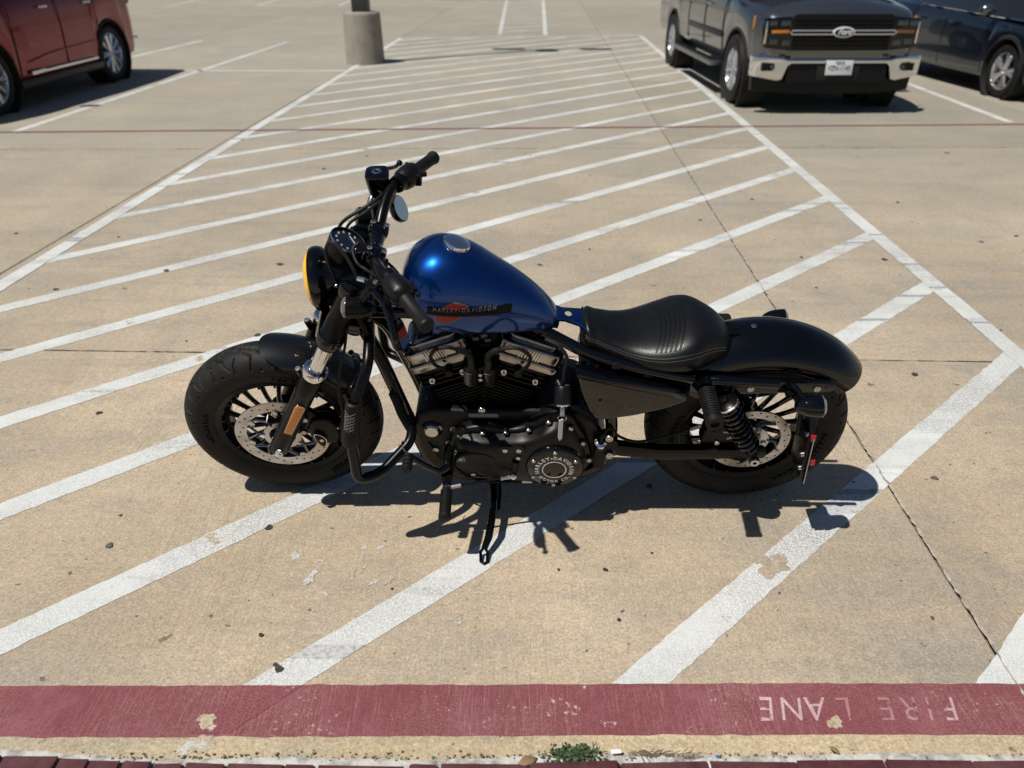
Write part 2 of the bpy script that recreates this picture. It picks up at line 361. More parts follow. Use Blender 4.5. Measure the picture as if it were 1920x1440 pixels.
# hatched zone
def rx(y): return 2.395 + 0.0325 * (y - 3.6)           # right border of the hatching
def lx(y): return -2.925 + 0.0335 * (y - 3.6)          # left border
def line(a, b, width=0.102, z=0.0015, mat='white_paint'):
    return ribbon([a, b], width, z, mat, 'painted_stripe', lot, jit=0.0014, step=0.03)
line((rx(1.4), 1.4), (rx(18.9), 18.9), z=0.003)
line((lx(1.4), 1.4), (lx(18.5), 18.5), z=0.003)
line((lx(18.5) - .03, 18.45), (rx(18.9) + .03, 19.05), z=0.0022)
ang = R(42.4)
for k in range(-1, 18):
    y1 = 3.235 + 0.892 * k; x1 = rx(y1); x0, y0 = x1, y1
    L_ = (x1 - (-2.9)) / math.cos(ang); xx, yy = x1 - L_ * math.cos(ang), y1 - L_ * math.sin(ang)
    for _ in range(6):
        L_ = (x1 - lx(yy)) / math.cos(ang); xx, yy = x1 - L_ * math.cos(ang), y1 - L_ * math.sin(ang)
    if yy < 1.300:
        t = (y1 - 1.300) / math.sin(ang); xx, yy = x1 - t * math.cos(ang), 1.300
    if y1 < 1.5: continue
    if y1 > 18.6:
        continue
    line((x1, y1), (xx, yy))
for k in range(18, 24):                                  # stripes cut by the far edge
    y1 = 3.235 + 0.892 * k; ye = 18.6; x1 = rx(y1) - (y1 - ye) / math.tan(ang)
    yy = y1
    for _ in range(6): xx = lx(yy); yy = y1 - (rx(y1) - xx) * math.tan(ang)
    if x1 > xx + 0.3: line((x1, ye), (xx, yy))
M('tyre_scuff', (0.33, 0.335, 0.34), 0.85, vary=(120, (0.085, 0.085, 0.09), 0.8))
M('tyre_scuff_light', (0.46, 0.465, 0.46), 0.85, vary=(80, (0.24, 0.24, 0.24), 0.85))
SCZ = [0]
def scuff(cx, hw, y, hgt, z, mat):
    SCZ[0] += 1; z += 0.00012 * (SCZ[0] % 6); hgt = max(hgt, .026); n_ = 14; top = []; bot = []
    for i in range(n_ + 1):
        q = -1 + 2 * i / n_; jb, jt = rng.uniform(-1, 1) * .0026, rng.uniform(-1, 1) * .0026
        bot.append((cx(y) + q * hw(y) * .985, y + jb, z)); yt = y + hgt; top.append((cx(yt) + q * hw(yt) * .985, yt + jt, z))
    me = bpy.data.meshes.new('tyre_scuff'); me.from_pydata(bot + top, [], [(i, i + 1, n_ + 2 + i, n_ + 1 + i) for i in range(n_)]); link('tyre_scuff', me, mat, lot, 0)
for y, hgt, m_ in ((3.58, .020, 1), (3.60, .045, 0), (4.32, .10, 0), (4.42, .03, 1), (4.55, .07, 0), (4.98, .016, 1), (5.6, .03, 0), (6.3, .09, 0), (7.1, .05, 0), (7.9, .04, 0), (9.2, .08, 0), (4.05, .018, 1)):
    scuff(rx, lambda y_: .0505, y, hgt, .0037, 'tyre_scuff' if m_ else 'tyre_scuff_light')
for y, hgt, m_ in ((4.9, .03, 1), (4.86, .015, 1), (5.5, .05, 0), (6.2, .05, 0), (7.2, .06, 0), (8.0, .05, 1), (4.45, .06, 0)):
    scuff(lx, lambda y_: .0505, y, hgt, .0037, 'tyre_scuff' if m_ else 'tyre_scuff_light')
for k, t_, hgt, m_ in ((0, .30, .022, 1), (0, .33, .10, 0), (1, .14, .02, 1), (1, .25, .07, 0), (1, .50, .02, 1), (1, .05, .014, 1), (2, .40, .035, 1), (2, .05, .02, 1), (2, .62, .05, 0), (3, .35, .04, 0), (3, .10, .02, 1), (4, .30, .05, 0), (4, .62, .06, 0), (5, .2, .05, 0), (5, .55, .05, 1),
                      (5, .8, .06, 0), (6, .45, .06, 0), (6, .8, .05, 0), (3, .72, .05, 0), (2, .80, .06, 0), (1, .76, .05, 0), (7, .3, .06, 0), (7, .7, .05, 1), (8, .5, .06, 0), (9, .3, .07, 0), (10, .6, .07, 0)):
    y1 = 3.235 + .892 * k; x1 = rx(y1); L_ = 5.2 * t_; y = y1 - L_ * math.tan(ang) * math.cos(ang) - .02
    if y > 1.42: scuff(lambda y_, y1=y1, x1=x1: x1 - (y1 - y_) / math.tan(ang), lambda y_: .0745, y, hgt, .0022, 'tyre_scuff' if m_ else 'tyre_scuff_light')
# stall lines and the walkway beyond (surveyed on the ground, metres)
for a, b in [((-5.25, 8.36), (-4.72, 17.6)), ((-9.2, 8.3), (-8.0, 17.4)), ((-2.56, 13.15), (-7.4, 13.15)), ((5.55, 8.90), (5.88, 15.2)), ((-0.28, 19.2), (-0.20, 33.6)), ((0.76, 19.25), (1.22, 33.6)),
             ((-11.9, 29.6), (-13.0, 40)), ((-8.9, 29.8), (-9.7, 40)), ((-6.1, 30.2), (-6.5, 40)), ((-14.9, 29.2), (-16.4, 40)), ((-6.95, 13.9), (-6.6, 17.9)), ((8.2, 9.0), (8.8, 16))]:
    line(a, b, width=0.10)
for k in range(12): y = 20 + k * 1.15; line((-0.26 + 0.002 * k, y), (0.80 + 0.03 * k, y + 0.45), width=0.10)
line((-14, 8.02), (14, 9.10), width=0.052, z=0.0045, mat='thin_red_paint')
# fire-lane band along the kerb
rb = ribbon([(x, 1.284 + 0.004 * math.sin(x * 1.3) - (0.005 * max(0, x - .9))) for x in np.arange(-4, 4.01, 0.1)], 0.150, 0.0024, 'red_paint', 'fire_lane_band', lot, jit=0.0012, step=0.03)
for chars, cxs, mt in (('FANE', (1.100, 0.762, 0.702, 0.640), 'chalk_paint'), ('IREL', (1.047, 0.999, 0.940, 0.834), 'chalk_faint')):
    tm = bpy.data.meshes.new('lettering'); vs = []; fs = []
    for ch, cx in zip(chars, cxs):
        m_ = text_mesh(ch, 0.100, bold=-0.0004); o_ = len(vs)
        for v in m_.vertices: vs.append((cx - v.co.x * 0.80 - v.co.y * 0.22 + rng.normal() * .0008, 1.288 - v.co.y * 1.0 + rng.normal() * .0008, 0.0042))
        fs += [tuple(o_ + i for i in p.vertices) for p in m_.polygons]; bpy.data.meshes.remove(m_)
    tm.from_pydata(vs, [], fs); link('lettering', tm, mt, rb, 0)
# the stripe that runs on under the red band shows through as a darker, blistered patch
op = []
for (p0, p1, n_) in (((-0.6633, 1.3543), (-0.5417, 1.3543), 14), ((-0.5417, 1.3543), (-0.6853, 1.2155), 20), ((-0.6853, 1.2155), (-0.7892, 1.2155), 14), ((-0.7892, 1.2155), (-0.6633, 1.3543), 20)):
    for k in range(n_): t_ = k / n_; gx, gy = p0[0] + (p1[0] - p0[0]) * t_, p0[1] + (p1[1] - p0[1]) * t_; op.append((gx + rng.normal() * .0015, min(1.354, gy + rng.normal() * .0015), 0.0036))
me = bpy.data.meshes.new('painted_stripe'); me.from_pydata(op, [], [tuple(range(len(op)))]); link('painted_stripe', me, 'old_red_paint', lot, 0)
# strip of paler concrete, mortar bead and brick edging
ribbon([(x, 1.178 + .002 * math.sin(3 * x)) for x in np.arange(-4, 4.01, 0.1)], 0.070, 0.0012, 'kerb_strip', 'gutter_strip', lot, jit=0.001, step=0.03)
bb = B(); nx_ = 240
secs = []
for i in range(nx_ + 1):
    x = -3 + 6 * i / nx_; w0 = 1.149 + 0.006 * math.sin(x * 3.1) + 0.004 * math.sin(x * 9) + rng.normal() * 0.0012 + max(0, abs(x) - .8) * .03
    w1 = w0 - 0.026; hgt = 0.007 + abs(rng.normal()) * 0.0035
    secs.append([(x, w0, -0.02), (x, w0 - .001, hgt), (x, (w0 + w1) / 2, hgt + 0.004), (x, w1, hgt + .001), (x, w1 - .4, hgt - .004), (x, w1 - .4, -0.02)])
bb.ring(secs)
kerb = bb.build('brick_edging', 'mortar', None, None, 50); kerb['kind'] = 'structure'; kerb['label'] = 'dark red brick edging bedded in pale mortar at the walkway'
x = -2.0; row = 0
while x < 2.0:
    L_ = random.choice([0.07, 0.095, 0.105, 0.13, 0.205]) if x < 0.1 else random.choice([0.2, 0.205, 0.21]); y0 = 1.130 + 0.006 * math.sin(x * 3.1) + max(0, abs(x) - .8) * .03
    if abs(x + L_ / 2 + .40) > 0.045:
        b_ = B().box((x + L_ / 2, y0 - 0.055 + random.uniform(-.004, .003), 0.002), (L_ - random.uniform(.001, .007), 0.10, 0.044), Matrix.Rotation(random.uniform(-.03, .03), 3, 'Z') @ Matrix.Rotation(random.uniform(-.015, .015), 3, 'X'), 0.004)
        b_.v = [(p[0] + rng.normal() * .0012, p[1] + rng.normal() * .0012, p[2]) for p in b_.v]
        b_.build('brick', 'brick_red', kerb)
    x += L_ + (0.004 if x < .1 else 0.0015)
for yy in (0.93, 0.82, 0.71, 0.60, 0.49):
    for i in range(20): B().box((-2 + i * .21 + (row % 2) * .1, yy, 0.003), (0.2, 0.1, 0.044), None, 0.004).build('brick', 'brick_red', kerb)
    row += 1
# gum and tar spots
SPZ = [0]
def spot(x, y, r, ax=1.0, rot=0.0, mat='asphalt_spot', name='gum_spot', z=0.0044, rough=0.13):
    SPZ[0] += 1; z += 0.00004 * (SPZ[0] % 9)
    n = 36; ph = [rng.uniform(0, 2 * PI) for _ in range(3)]; vs = []
    for i in range(n):
        a = 2 * PI * i / n; rr = r * (1 + rough * math.sin(2 * a + ph[0]) + rough * math.sin(3 * a + ph[1]) * .8 + rough * .6 * math.sin(7 * a + ph[2]) + rng.normal() * .03)
        p = Vector((math.cos(a) * rr * ax, math.sin(a) * rr)); p.rotate(Matrix.Rotation(rot, 2)); vs.append((x + p.x, y + p.y, z))
    vs2 = [(x + (p[0] - x) * 1.1, y + (p[1] - y) * 1.1, z - 0.0012) for p in vs]
    me = bpy.data.meshes.new(name); me.from_pydata(vs + vs2, [], [tuple(range(n))] + [(i, (i + 1) % n, n + (i + 1) % n, n + i) for i in range(n)])
    return link(name, me, mat, lot, 0)
for x, y, r_ in [(0.287, 1.784, 0.0069), (0.143, 1.784, 0.004), (-1.289, 1.894, 0.0108), (-1.321, 2.046, 0.005), (-1.702, 2.707, 0.0108), (1.526, 2.257, 0.0108), (1.81, 3.037, 0.0134), (-0.698, 1.524, 0.0062), (-0.803, 1.983, 0.0111), (-0.618, 1.409, 0.0109), (-0.632, 1.423, 0.005), (-2.568, 4.038, 0.0126), (-2.06, 4.329, 0.0156), (-1.261, 3.444, 0.0148), (-1.411, 4.436, 0.0182), (0.442, 1.859, 0.0035), (2.922, 5.758, 0.0142), (2.299, 4.52, 0.0161), (3.074, 4.85, 0.0122), (3.369, 4.969, 0.0125), (1.224, 2.232, 0.004), (1.333, 5.32, 0.0106), (1.842, 5.844, 0.0115), (0.304, 1.58, 0.0053), (1.199, 1.587, 0.0053), (-1.589, 3.378, 0.0055), (-3.347, 5.025, 0.0126), (-1.647, 6.791, 0.0163), (-1.349, 7.274, 0.0139), (0.168, 4.427, 0.0136), (4.105, 7.404, 0.0176), (0.494, 4.705, 0.0072), (-2.621, 4.947, 0.0075), (1.798, 4.558, 0.0093), (-0.358, 1.702, 0.0033), (0.792, 1.685, 0.0033), (0.615, 3.695, 0.0078), (0.26, 2.381, 0.0042), (0.488, 2.209, 0.0106), (1.72, 4.062, 0.0063), (2.453, 3.5, 0.0056)]:
    spot(x, y, r_, 1.0, rng.uniform(0, 3), z=0.0044, mat='gum_grey' if rng.rand() < .35 else 'asphalt_spot')
    
# white paint splashes in front of the motorcycle and a flaked patch on the near stripe
for x, y, r_, ax_, rt in [(-0.611, 1.763, 0.0091, 2.6, 1.2), (-0.613, 1.736, 0.0107, 1.6, 0.6), (-0.598, 1.825, 0.0046, 1.5, 0.2), (-0.681, 1.849, 0.0122, 1.6, 1.2), (-0.559, 1.687, 0.0076, 2, -0.6), (-0.488, 1.77, 0.0076, 3, 1.3), (-0.462, 1.786, 0.0076, 2, 1.2), (-0.47, 1.886, 0.0076, 1, 0), (-0.421, 1.886, 0.0076, 1.5, 1), (-0.418, 1.731, 0.0076, 2, 1), (-0.426, 1.681, 0.0076, 2, -1), (-0.149, 1.587, 0.0076, 2, 1.3), (-0.102, 1.597, 0.0061, 2, 1.3), (-0.375, 1.731, 0.0061, 2, 1)]:
    spot(x, y, r_, ax_, rt, 'splash_paint', 'paint_splash', 0.0016, 0.3)
for x, y, r_, ax_ in [(0.802, 1.794, 0.0374, 1.0), (0.839, 1.834, 0.0175, 1.3), (0.776, 1.829, 0.015, 1.4)]:
    SCZ[0] += 1; spot(x, y, r_, ax_, .7, 'concrete', 'bare_patch', 0.0034 + .0003 * (SCZ[0] % 4), 0.24)
x, y = -0.7548, 1.2513; spot(x, y, .016, 1.4, .3, 'kerb_strip', 'bare_patch', 0.0046, .2)
x, y = 0.7956, 1.2437; spot(x, y, .016, 1.0, .3, 'kerb_strip', 'bare_patch', 0.0056, .2)
spot(-0.7545, 1.1838, 0.0237, 1.5, .5, 'splash_paint', 'paint_splash', 0.0026, .2)
# ================================================= the motorcycle (local: x forward, y left, z up in the bike's own plane)
psi, lam, st = 0.0203, 0.2402, 0.0805
fw = Vector((-math.cos(psi), math.sin(psi), 0)); lf0 = Vector((-math.sin(psi), -math.cos(psi), 0)); up0 = Vector((0, 0, 1))
lf = lf0 * math.cos(lam) - up0 * math.sin(lam); up = up0 * math.cos(lam) + lf0 * math.sin(lam)
MW = Matrix(((fw.x, lf.x, up.x, 0.7594), (fw.y, lf.y, up.y, 2.217), (fw.z, lf.z, up.z, 0.007), (0, 0, 0, 1)))
bike = thing('motorcycle', 'black and metallic blue cruiser motorcycle leaning on its side stand', 'motorcycle', MW)
HEAD = Vector((1.204, 0, 0.75)); XS = Matrix.Translation(HEAD) @ Matrix.Rotation(st, 4, Vector((-0.5, 0, 0.866))) @ Matrix.Translation(-HEAD)

def bolt_prof(r, h): return [(0, h), (r * 0.42, h), (r * 0.45, h * 0.55), (r * 0.6, h * 0.55), (r * 0.64, h), (r * 0.9, h * 0.96), (r, h * 0.75), (r, 0)]
def bolt(p, axis=(0, 1, 0), r=0.007, h=0.006, parent=bike, mat='bolt', xf=None, name='bolt'):
    return B().lathe(bolt_prof(r, h), p, axis, 10).build(name, mat, parent, xf)

# ---- wheels
def tyre_mesh(u0, w0, Ro, hw, rb, seed):
    NT, NS = 900, 72; rg = np.random.RandomState(seed)
    th = np.linspace(0, 2 * PI, NT, endpoint=False); ph = np.linspace(-R(140), R(140), NS)
    hh = 0.056; rc = Ro - hh; hl = (rc - rb) / math.cos(R(40))
    cs, sn = np.cos(ph), np.sin(ph)
    r = rc + np.where(cs > 0, hh, hl) * cs; v = hw * np.sign(sn) * np.abs(sn) ** 0.9
    A, S = np.meshgrid(th, np.arange(NS), indexing='ij')
    per = 14; x = (A / (2 * PI) * per) % 1.0 * (2 * PI * Ro / per)      # metres inside a period
    Pm = 2 * PI * Ro / per
    b = (ph * 0.062)[S]
    d = np.full(A.shape, 1.0)
    def seg(p, q):
        nonlocal d
        for off in (-Pm, 0, Pm):
            px_, py_ = x - (p[0] + off), b - p[1]; dx, dy = q[0] - p[0], q[1] - p[1]; t = np.clip((px_ * dx + py_ * dy) / (dx * dx + dy * dy), 0, 1)
            d = np.minimum(d, np.hypot(px_ - t * dx, py_ - t * dy))
    P_ = Pm
    seg((0.00, -0.006), (0.45 * P_, 0.008)); seg((0.45 * P_, 0.008), (0.5 * P_, -0.008)); seg((0.5 * P_, -0.008), (0.95 * P_, 0.006)); seg((0.95 * P_, 0.006), (P_, -0.006))
    for s, o in ((1, 0.0), (-1, 0.5 * P_)):
        seg((0.04 * P_ + o, 0.012 * s), (0.24 * P_ + o, 0.028 * s)); seg((0.24 * P_ + o, 0.028 * s), (0.21 * P_ + o, 0.076 * s))
        seg((0.36 * P_ + o, 0.014 * s), (0.56 * P_ + o, 0.024 * s)); seg((0.56 * P_ + o, 0.024 * s), (0.60 * P_ + o, 0.046 * s)); seg((0.60 * P_ + o, 0.046 * s), (0.70 * P_ + o, 0.066 * s))
        seg((0.86 * P_ + o, 0.026 * s), (0.80 * P_ + o, 0.050 * s)); seg((0.80 * P_ + o, 0.050 * s), (0.81 * P_ + o, 0.078 * s))
        d = np.minimum(d, np.hypot(((x - 0.46 * P_ - o + P_ / 2) % P_) - P_ / 2, b - 0.078 * s) - 0.002)
    g = np.clip(1 - (d - 0.0013) / 0.0016, 0, 1) * 0.0050
    g += 0.0012 * np.exp(-((np.abs(b) - 0.100) / 0.0022) ** 2)             # rim line on the sidewall
    rr = r[S] - g * np.maximum(cs[S], 0.3) ; vv = v[S] - g * sn[S]
    X = np.stack([u0 + rr * np.cos(A), vv, w0 + rr * np.sin(A)], -1).reshape(-1, 3)
    i = np.arange(NT); j = np.arange(NS - 1); I, J = np.meshgrid(i, j, indexing='ij'); I2 = (I + 1) % NT
    F = np.stack([I * NS + J, I * NS + J + 1, I2 * NS + J + 1, I2 * NS + J], -1).reshape(-1, 4)
    me = bpy.data.meshes.new('tyre'); me.from_pydata(X.tolist(), [], F.tolist()); return me
def arc_text(txt, c, rad, a0, size, v, axis_sign=1, step=1.0, bold=0.0, extr=0.0006, flip=False):
    """letters round a circle in the bike plane, read from the left side; a0 = centre angle measured from up, clockwise as seen from the left"""
    vs = []; fs = []; ws = []
    for ch in txt: ws.append({'I': 0.32, 'M': 0.95, 'W': 1.0, '-': 0.42, ' ': 0.45, '.': 0.3, '•': 0.4}.get(ch, 0.72) * size * step)
    tot = sum(ws); pos = -tot / 2
    for ch, w_ in zip(txt, ws):
        mid = pos + w_ / 2; pos += w_
        if ch == ' ': continue
        a = a0 + (-(mid) if flip else mid) / rad
        m_ = text_mesh(ch, size, extrude=extr, bold=bold); o_ = len(vs)
        # seen from the left the bike's forward points left: screen-right = -x
        er = Vector((-math.sin(a), 0, math.cos(a))); et = Vector((-math.cos(a), 0, -math.sin(a)))
        if flip: ux, uy = -et, -er
        else: ux, uy = et, er
        for q in m_.vertices:
            p = Vector(c) + er * rad + ux * q.co.x + uy * q.co.y; vs.append((p.x, v + q.co.z, p.z))
        fs += [tuple(o_ + i for i in p.vertices) for p in m_.polygons]; bpy.data.meshes.remove(m_)
    me = bpy.data.meshes.new('lettering'); me.from_pydata(vs, [], fs); return me
def disc_mesh(c, ro, ri, holes, v, th):
    bm = bmesh.new(); es = []
    def loop(cx, cz, r, n):
        vs = [bm.verts.new((cx + r * math.cos(2 * PI * i / n), v, cz + r * math.sin(2 * PI * i / n))) for i in range(n)]
        for i in range(n): es.append(bm.edges.new((vs[i], vs[(i + 1) % n])))
    loop(c[0], c[1], ro, 72); loop(c[0], c[1], ri, 60)
    for hx, hz, hr in holes: loop(hx, hz, hr, 8)
    bmesh.ops.triangle_fill(bm, edges=es, use_beauty=True)
    r = bmesh.ops.extrude_face_region(bm, geom=list(bm.faces))
    for e in r['geom']:
        if isinstance(e, bmesh.types.BMVert): e.co.y -= th
    bmesh.ops.recalc_face_normals(bm, faces=bm.faces)
    me = bpy.data.meshes.new('brake_disc'); bm.to_mesh(me); bm.free(); return me
def wheel(u0, w0, Ro, hw, front, xf):
    rb = 0.207
    rim = B().lathe([(0.222, hw * .80), (0.222, hw * .74), (0.206, hw * .70), (0.200, hw * .4), (0.188, hw * .25), (0.188, -hw * .25), (0.200, -hw * .4), (0.206, -hw * .70), (0.222, -hw * .74), (0.222, -hw * .80),
                     (0.214, -hw * .84), (0.196, -hw * .72), (0.190, -hw * .5), (0.176, -hw * .3), (0.176, hw * .3), (0.190, hw * .5), (0.196, hw * .72), (0.214, hw * .84)], (u0, 0, w0), (0, 1, 0), 72, closed=True)
    for k in range(9):
        for s in (-1, 1):
            a = 2 * PI * k / 9 + s * R(7.5) + 0.1; e = Vector((math.cos(a), 0, math.sin(a))); t_ = Vector((-math.sin(a), 0, math.cos(a)))
            rim.box(Vector((u0, hw * .60, w0)) + e * 0.199, (0.026, hw * .26, 0.006), Matrix((e, Vector((0, 1, 0)), t_)).transposed())
    ro = rim.build('wheel', 'satin_black', bike, xf)
    link('tyre', tyre_mesh(u0, w0, Ro, hw, rb, 1), 'tyre', ro, 50)
    if xf is not None: ro.children[0].data.transform(xf)
    for txt, a in (('MICHELIN', -84), ('HARLEY-DAVIDSON', 118), ('SCORCHER', 20)):
        me = arc_text(txt, (u0, 0, w0), 0.2415, R(a), 0.024, hw * 0.985, step=1.1, bold=0.0006, extr=0.0025)
        if xf is not None: me.transform(xf)
        link('lettering', me, 'rubber', ro, 0)
    hub = B().lathe([(0, .07), (.018, .07), (.022, .066), (.05, .062), (.058, .052), (.046, .045), (.036, .03), (.036, -.03), (.046, -.045), (.058, -.052), (.05, -.062), (0, -.066)], (u0, 0, w0), (0, 1, 0), 28)
    hub.build('hub', 'satin_black', ro, xf)
    for k in range(9):
        for s in (-1, 1):
            a0 = 2 * PI * k / 9 + s * R(6); a1 = 2 * PI * k / 9 + s * R(9.5) + 0.1
            p0 = Vector((u0 + .04 * math.cos(a0), 0.014, w0 + .04 * math.sin(a0))); p1 = Vector((u0 + .186 * math.cos(a1), 0.012, w0 + .186 * math.sin(a1)))
            am = (a0 * .45 + a1 * .55) + s * R(1); pm = Vector((u0 + .115 * math.cos(am), 0.020, w0 + .115 * math.sin(am)))
            path = spline([p0, pm, p1], 4)
            B().tube(path, [0.0105, .0098, .0090, .0084, .0080, .0078, .0082, .0092, .0115], 8, flat=1.0).build('spoke', 'gloss_black', ro, xf)
    vd = 0.078 if front else 0.088
    if front:
        holes = []
        for k in range(36):
            a = 2 * PI * k / 36; holes.append((u0 + (0.140, 0.132, 0.124)[k % 3] * math.cos(a), w0 + (0.140, 0.132, 0.124)[k % 3] * math.sin(a), 0.0036))
        me = disc_mesh((u0, w0), 0.150, 0.113, holes, vd, 0.005)
        if xf is not None: me.transform(xf)
        dsc = link('brake_disc', me, 'steel', ro, 30)
        car = B().lathe([(.042, .003), (.060, .003), (.060, -.002), (.042, -.002)], (u0, vd, w0), (0, 1, 0), 32, closed=True)
        for k in range(7):
            a = 2 * PI * k / 7 + .2; e = lambda r_, da=0: (u0 + r_ * math.cos(a + da), vd + .001, w0 + r_ * math.sin(a + da))
            car.tube([e(.055), e(.078)], [.008, .0055], 6, flat=.5); car.tube([e(.076), e(.107, .26)], [.0055, .006], 6, flat=.5); car.tube([e(.076), e(.107, -.26)], [.0055, .006], 6, flat=.5)
        car.build('disc_carrier', 'steel', ro, xf)
        for k in range(7):
            for da in (.26,):
                a = 2 * PI * k / 7 + .2 + da + .19
                B().lathe([(0, .005), (.0045, .005), (.005, .0035), (.0075, .0035), (.008, .006), (.0105, .0055), (.011, 0)], (u0 + .106 * math.cos(a), vd + .001, w0 + .106 * math.sin(a)), (0, 1, 0), 14).build('rivet', 'bolt', ro, xf)
    else:
        holes = [(u0 + (0.123, 0.113)[k % 2] * math.cos(2 * PI * k / 30), w0 + (0.123, 0.113)[k % 2] * math.sin(2 * PI * k / 30), 0.0036) for k in range(30)]
        me = disc_mesh((u0, w0), 0.130, 0.100, holes, vd, 0.006); link('brake_disc', me, 'steel', ro, 30)
        car = B().lathe([(.022, .004), (.062, .004), (.062, -.003), (.022, -.003)], (u0, vd, w0), (0, 1, 0), 32, closed=True)
        for k in range(5):
            a = 2 * PI * k / 5 + .5; car.tube(spline([(u0 + r_ * math.cos(a + da), vd - .002, w0 + r_ * math.sin(a + da)) for r_, da in ((.056, 0), (.080, .16), (.104, .52))], 4), [.012, .0115, .011, .0105, .0105, .011, .0115, .012, .013], 6, flat=.35)
        car.build('disc_carrier', 'steel', ro, xf)
        for k in range(5):
            a = 2 * PI * k / 5 + .8; B().lathe(bolt_prof(.010, .006), (u0 + .048 * math.cos(a), vd + .004, w0 + .048 * math.sin(a)), (0, 1, 0), 12).build('bolt', 'dull_chrome', ro, xf)
    return ro
wheel(1.505, 0.318, 0.318, 0.0665, True, XS)
wheel(0.0, 0.322, 0.322, 0.077, False, None)

# ---- front end (all steered by XS)
AX = Vector((1.505, 0, 0.318)); FD = Vector((-0.328, 0, 0.625)).normalized(); FN = Vector((FD.z, 0, -FD.x))     # FN points forward
def fk(t, v, n=0.0): return AX + FD * t + Vector((0, v, 0)) + FN * n
for s in (1, -1):
    v = 0.118 * s
    leg = B().lathe([(0, -.036), (.022, -.034), (.030, -.022), (.0315, 0), (.0315, .10), (.0318, .26), (.034, .27), (.035, .285), (.035, .345), (.033, .352), (0, .352)], fk(0, v), FD, 28, up=(0, 1, 0))
    leg.lathe([(0, .0), (.020, 0), (.022, .004), (.022, .03), (0, .03)], fk(0, v + (-.03 if s > 0 else 0)), (0, 1, 0), 20)
    lo = leg.build('fork_leg', 'satin_black', bike, XS)
    B().lathe([(.0245, .346), (.036, .346), (.0385, .352), (.0385, .366), (.036, .374), (.030, .378), (.0245, .378)], fk(0, v), FD, 32, up=(0, 1, 0)).build('fork_collar', 'chrome', lo, XS)
    B().lathe([(.0245, .35), (.0245, .60)], fk(0, v), FD, 32, up=(0, 1, 0)).build('fork_tube', 'chrome', lo, XS)
    B().lathe([(.0246, .478), (.034, .478), (.036, .484), (.036, .525), (.033, .53), (.0332, .70), (.0345, .705), (.0345, .712), (.030, .722), (.012, .728), (0, .728)], fk(0, v), FD, 32, up=(0, 1, 0)).build('fork_cover', 'satin_black', lo, XS)
    if s > 0:
        B().lathe([(0, .014), (.006, .014), (.008, .010), (.013, .009), (.0145, .006), (.0145, 0)], fk(0, v + .032), (0, 1, 0), 6).build('axle_nut', 'chrome', lo, XS)
    # reflector on the slider
    c_ = fk(0.168, v + s * 0.0305)
    B().prism(fillet([(-.069, -.012), (.064, -.015), (.069, -.008), (.069, .010), (.062, .016), (-.069, .013), (-.069, -.012)], .004, 2)[:-1], c_, FD, FN, .010, .0015).build('reflector_frame', 'dull_chrome', lo, XS)
    B().prism([(-.066, -.0105), (.062, -.013), (.066, -.008), (.066, .010), (.061, .0135), (-.066, .0115)], c_ + Vector((0, s * .003, 0)), FD, FN, .010, .0015).build('reflector', 'amber', lo, XS)
# triple clamps
for t, h in ((0.505, 0.034), (0.694, 0.030)):
    b_ = B(); ol = []
    for s in (1, -1):
        for k in range(9):
            a = PI * k / 8 - PI / 2; ol.append((s * (0.118 + 0.040 * math.cos(a)), s * 0.040 * math.sin(a)))
    ol2 = [(p[0], p[1] - (0.028 if abs(p[0]) < .13 else 0)) for p in ol]
    b_.prism([(p[0], p[1]) for p in ol], fk(t, 0), (0, 1, 0), tuple(FN), h, .005)
    b_.prism([(-.05, -.085), (.05, -.085), (.075, .02), (-.075, .02)], fk(t, 0), (0, 1, 0), tuple(FN), h * .96, .005)
    b_.build('triple_clamp', 'gloss_black', bike, XS)
for p in ((1.299, .05, .757), (1.308, .075, .744), (1.299, -.05, .757)): bolt(p, (0.75, .35, .5), .007, .012, bike, 'bolt', XS)
# steering head and neck
B().tube([(1.232, 0, .70), (1.150, 0, .845)], .036, 20).build('steering_head', 'satin_black', bike)
# front fender
def fender(c, r0, half, a0, a1, mat, xf, name='fender', drop=0.045, nose=12.0, tail=6.0, ns=40, nv=17, thick=0.004, rfun=None, hfun=None):
    secs_o = []; secs_i = []
    for i in range(ns + 1):
        ro_, ri_ = [], []
        for j in range(nv):
            q = -1 + 2 * j / (nv - 1); aq = abs(q)
            s0 = a0 + nose * (aq ** 2.2); s1 = a1 - tail * (aq ** 2.2); a = R(s0 + (s1 - s0) * i / ns)
            h_ = half * (hfun(i / ns) if hfun else 1.0); rr = r0 + (rfun(i / ns) if rfun else 0)
            vv = h_ * math.sin(q * PI / 2 * 0.98) ; d_ = drop * (1 - math.cos(q * PI / 2)) ** 0.95
            ro_.append((c[0] + (rr - d_) * math.cos(a), vv, c[1] + (rr - d_) * math.sin(a))); ri_.append((c[0] + (rr - d_ - thick) * math.cos(a), vv * (1 - thick / half * .6), c[1] + (rr - d_ - thick) * math.sin(a)))
        secs_o.append(ro_); secs_i.append(ri_)
    loops = [o_ + i_[::-1] for o_, i_ in zip(secs_o, secs_i)]
    return B().ring(loops).build(name, mat, bike, xf, 40)
ff = fender((1.505, .318), .338, .080, 88, 151, 'fender_black', XS, drop=.046, nose=18, tail=4)
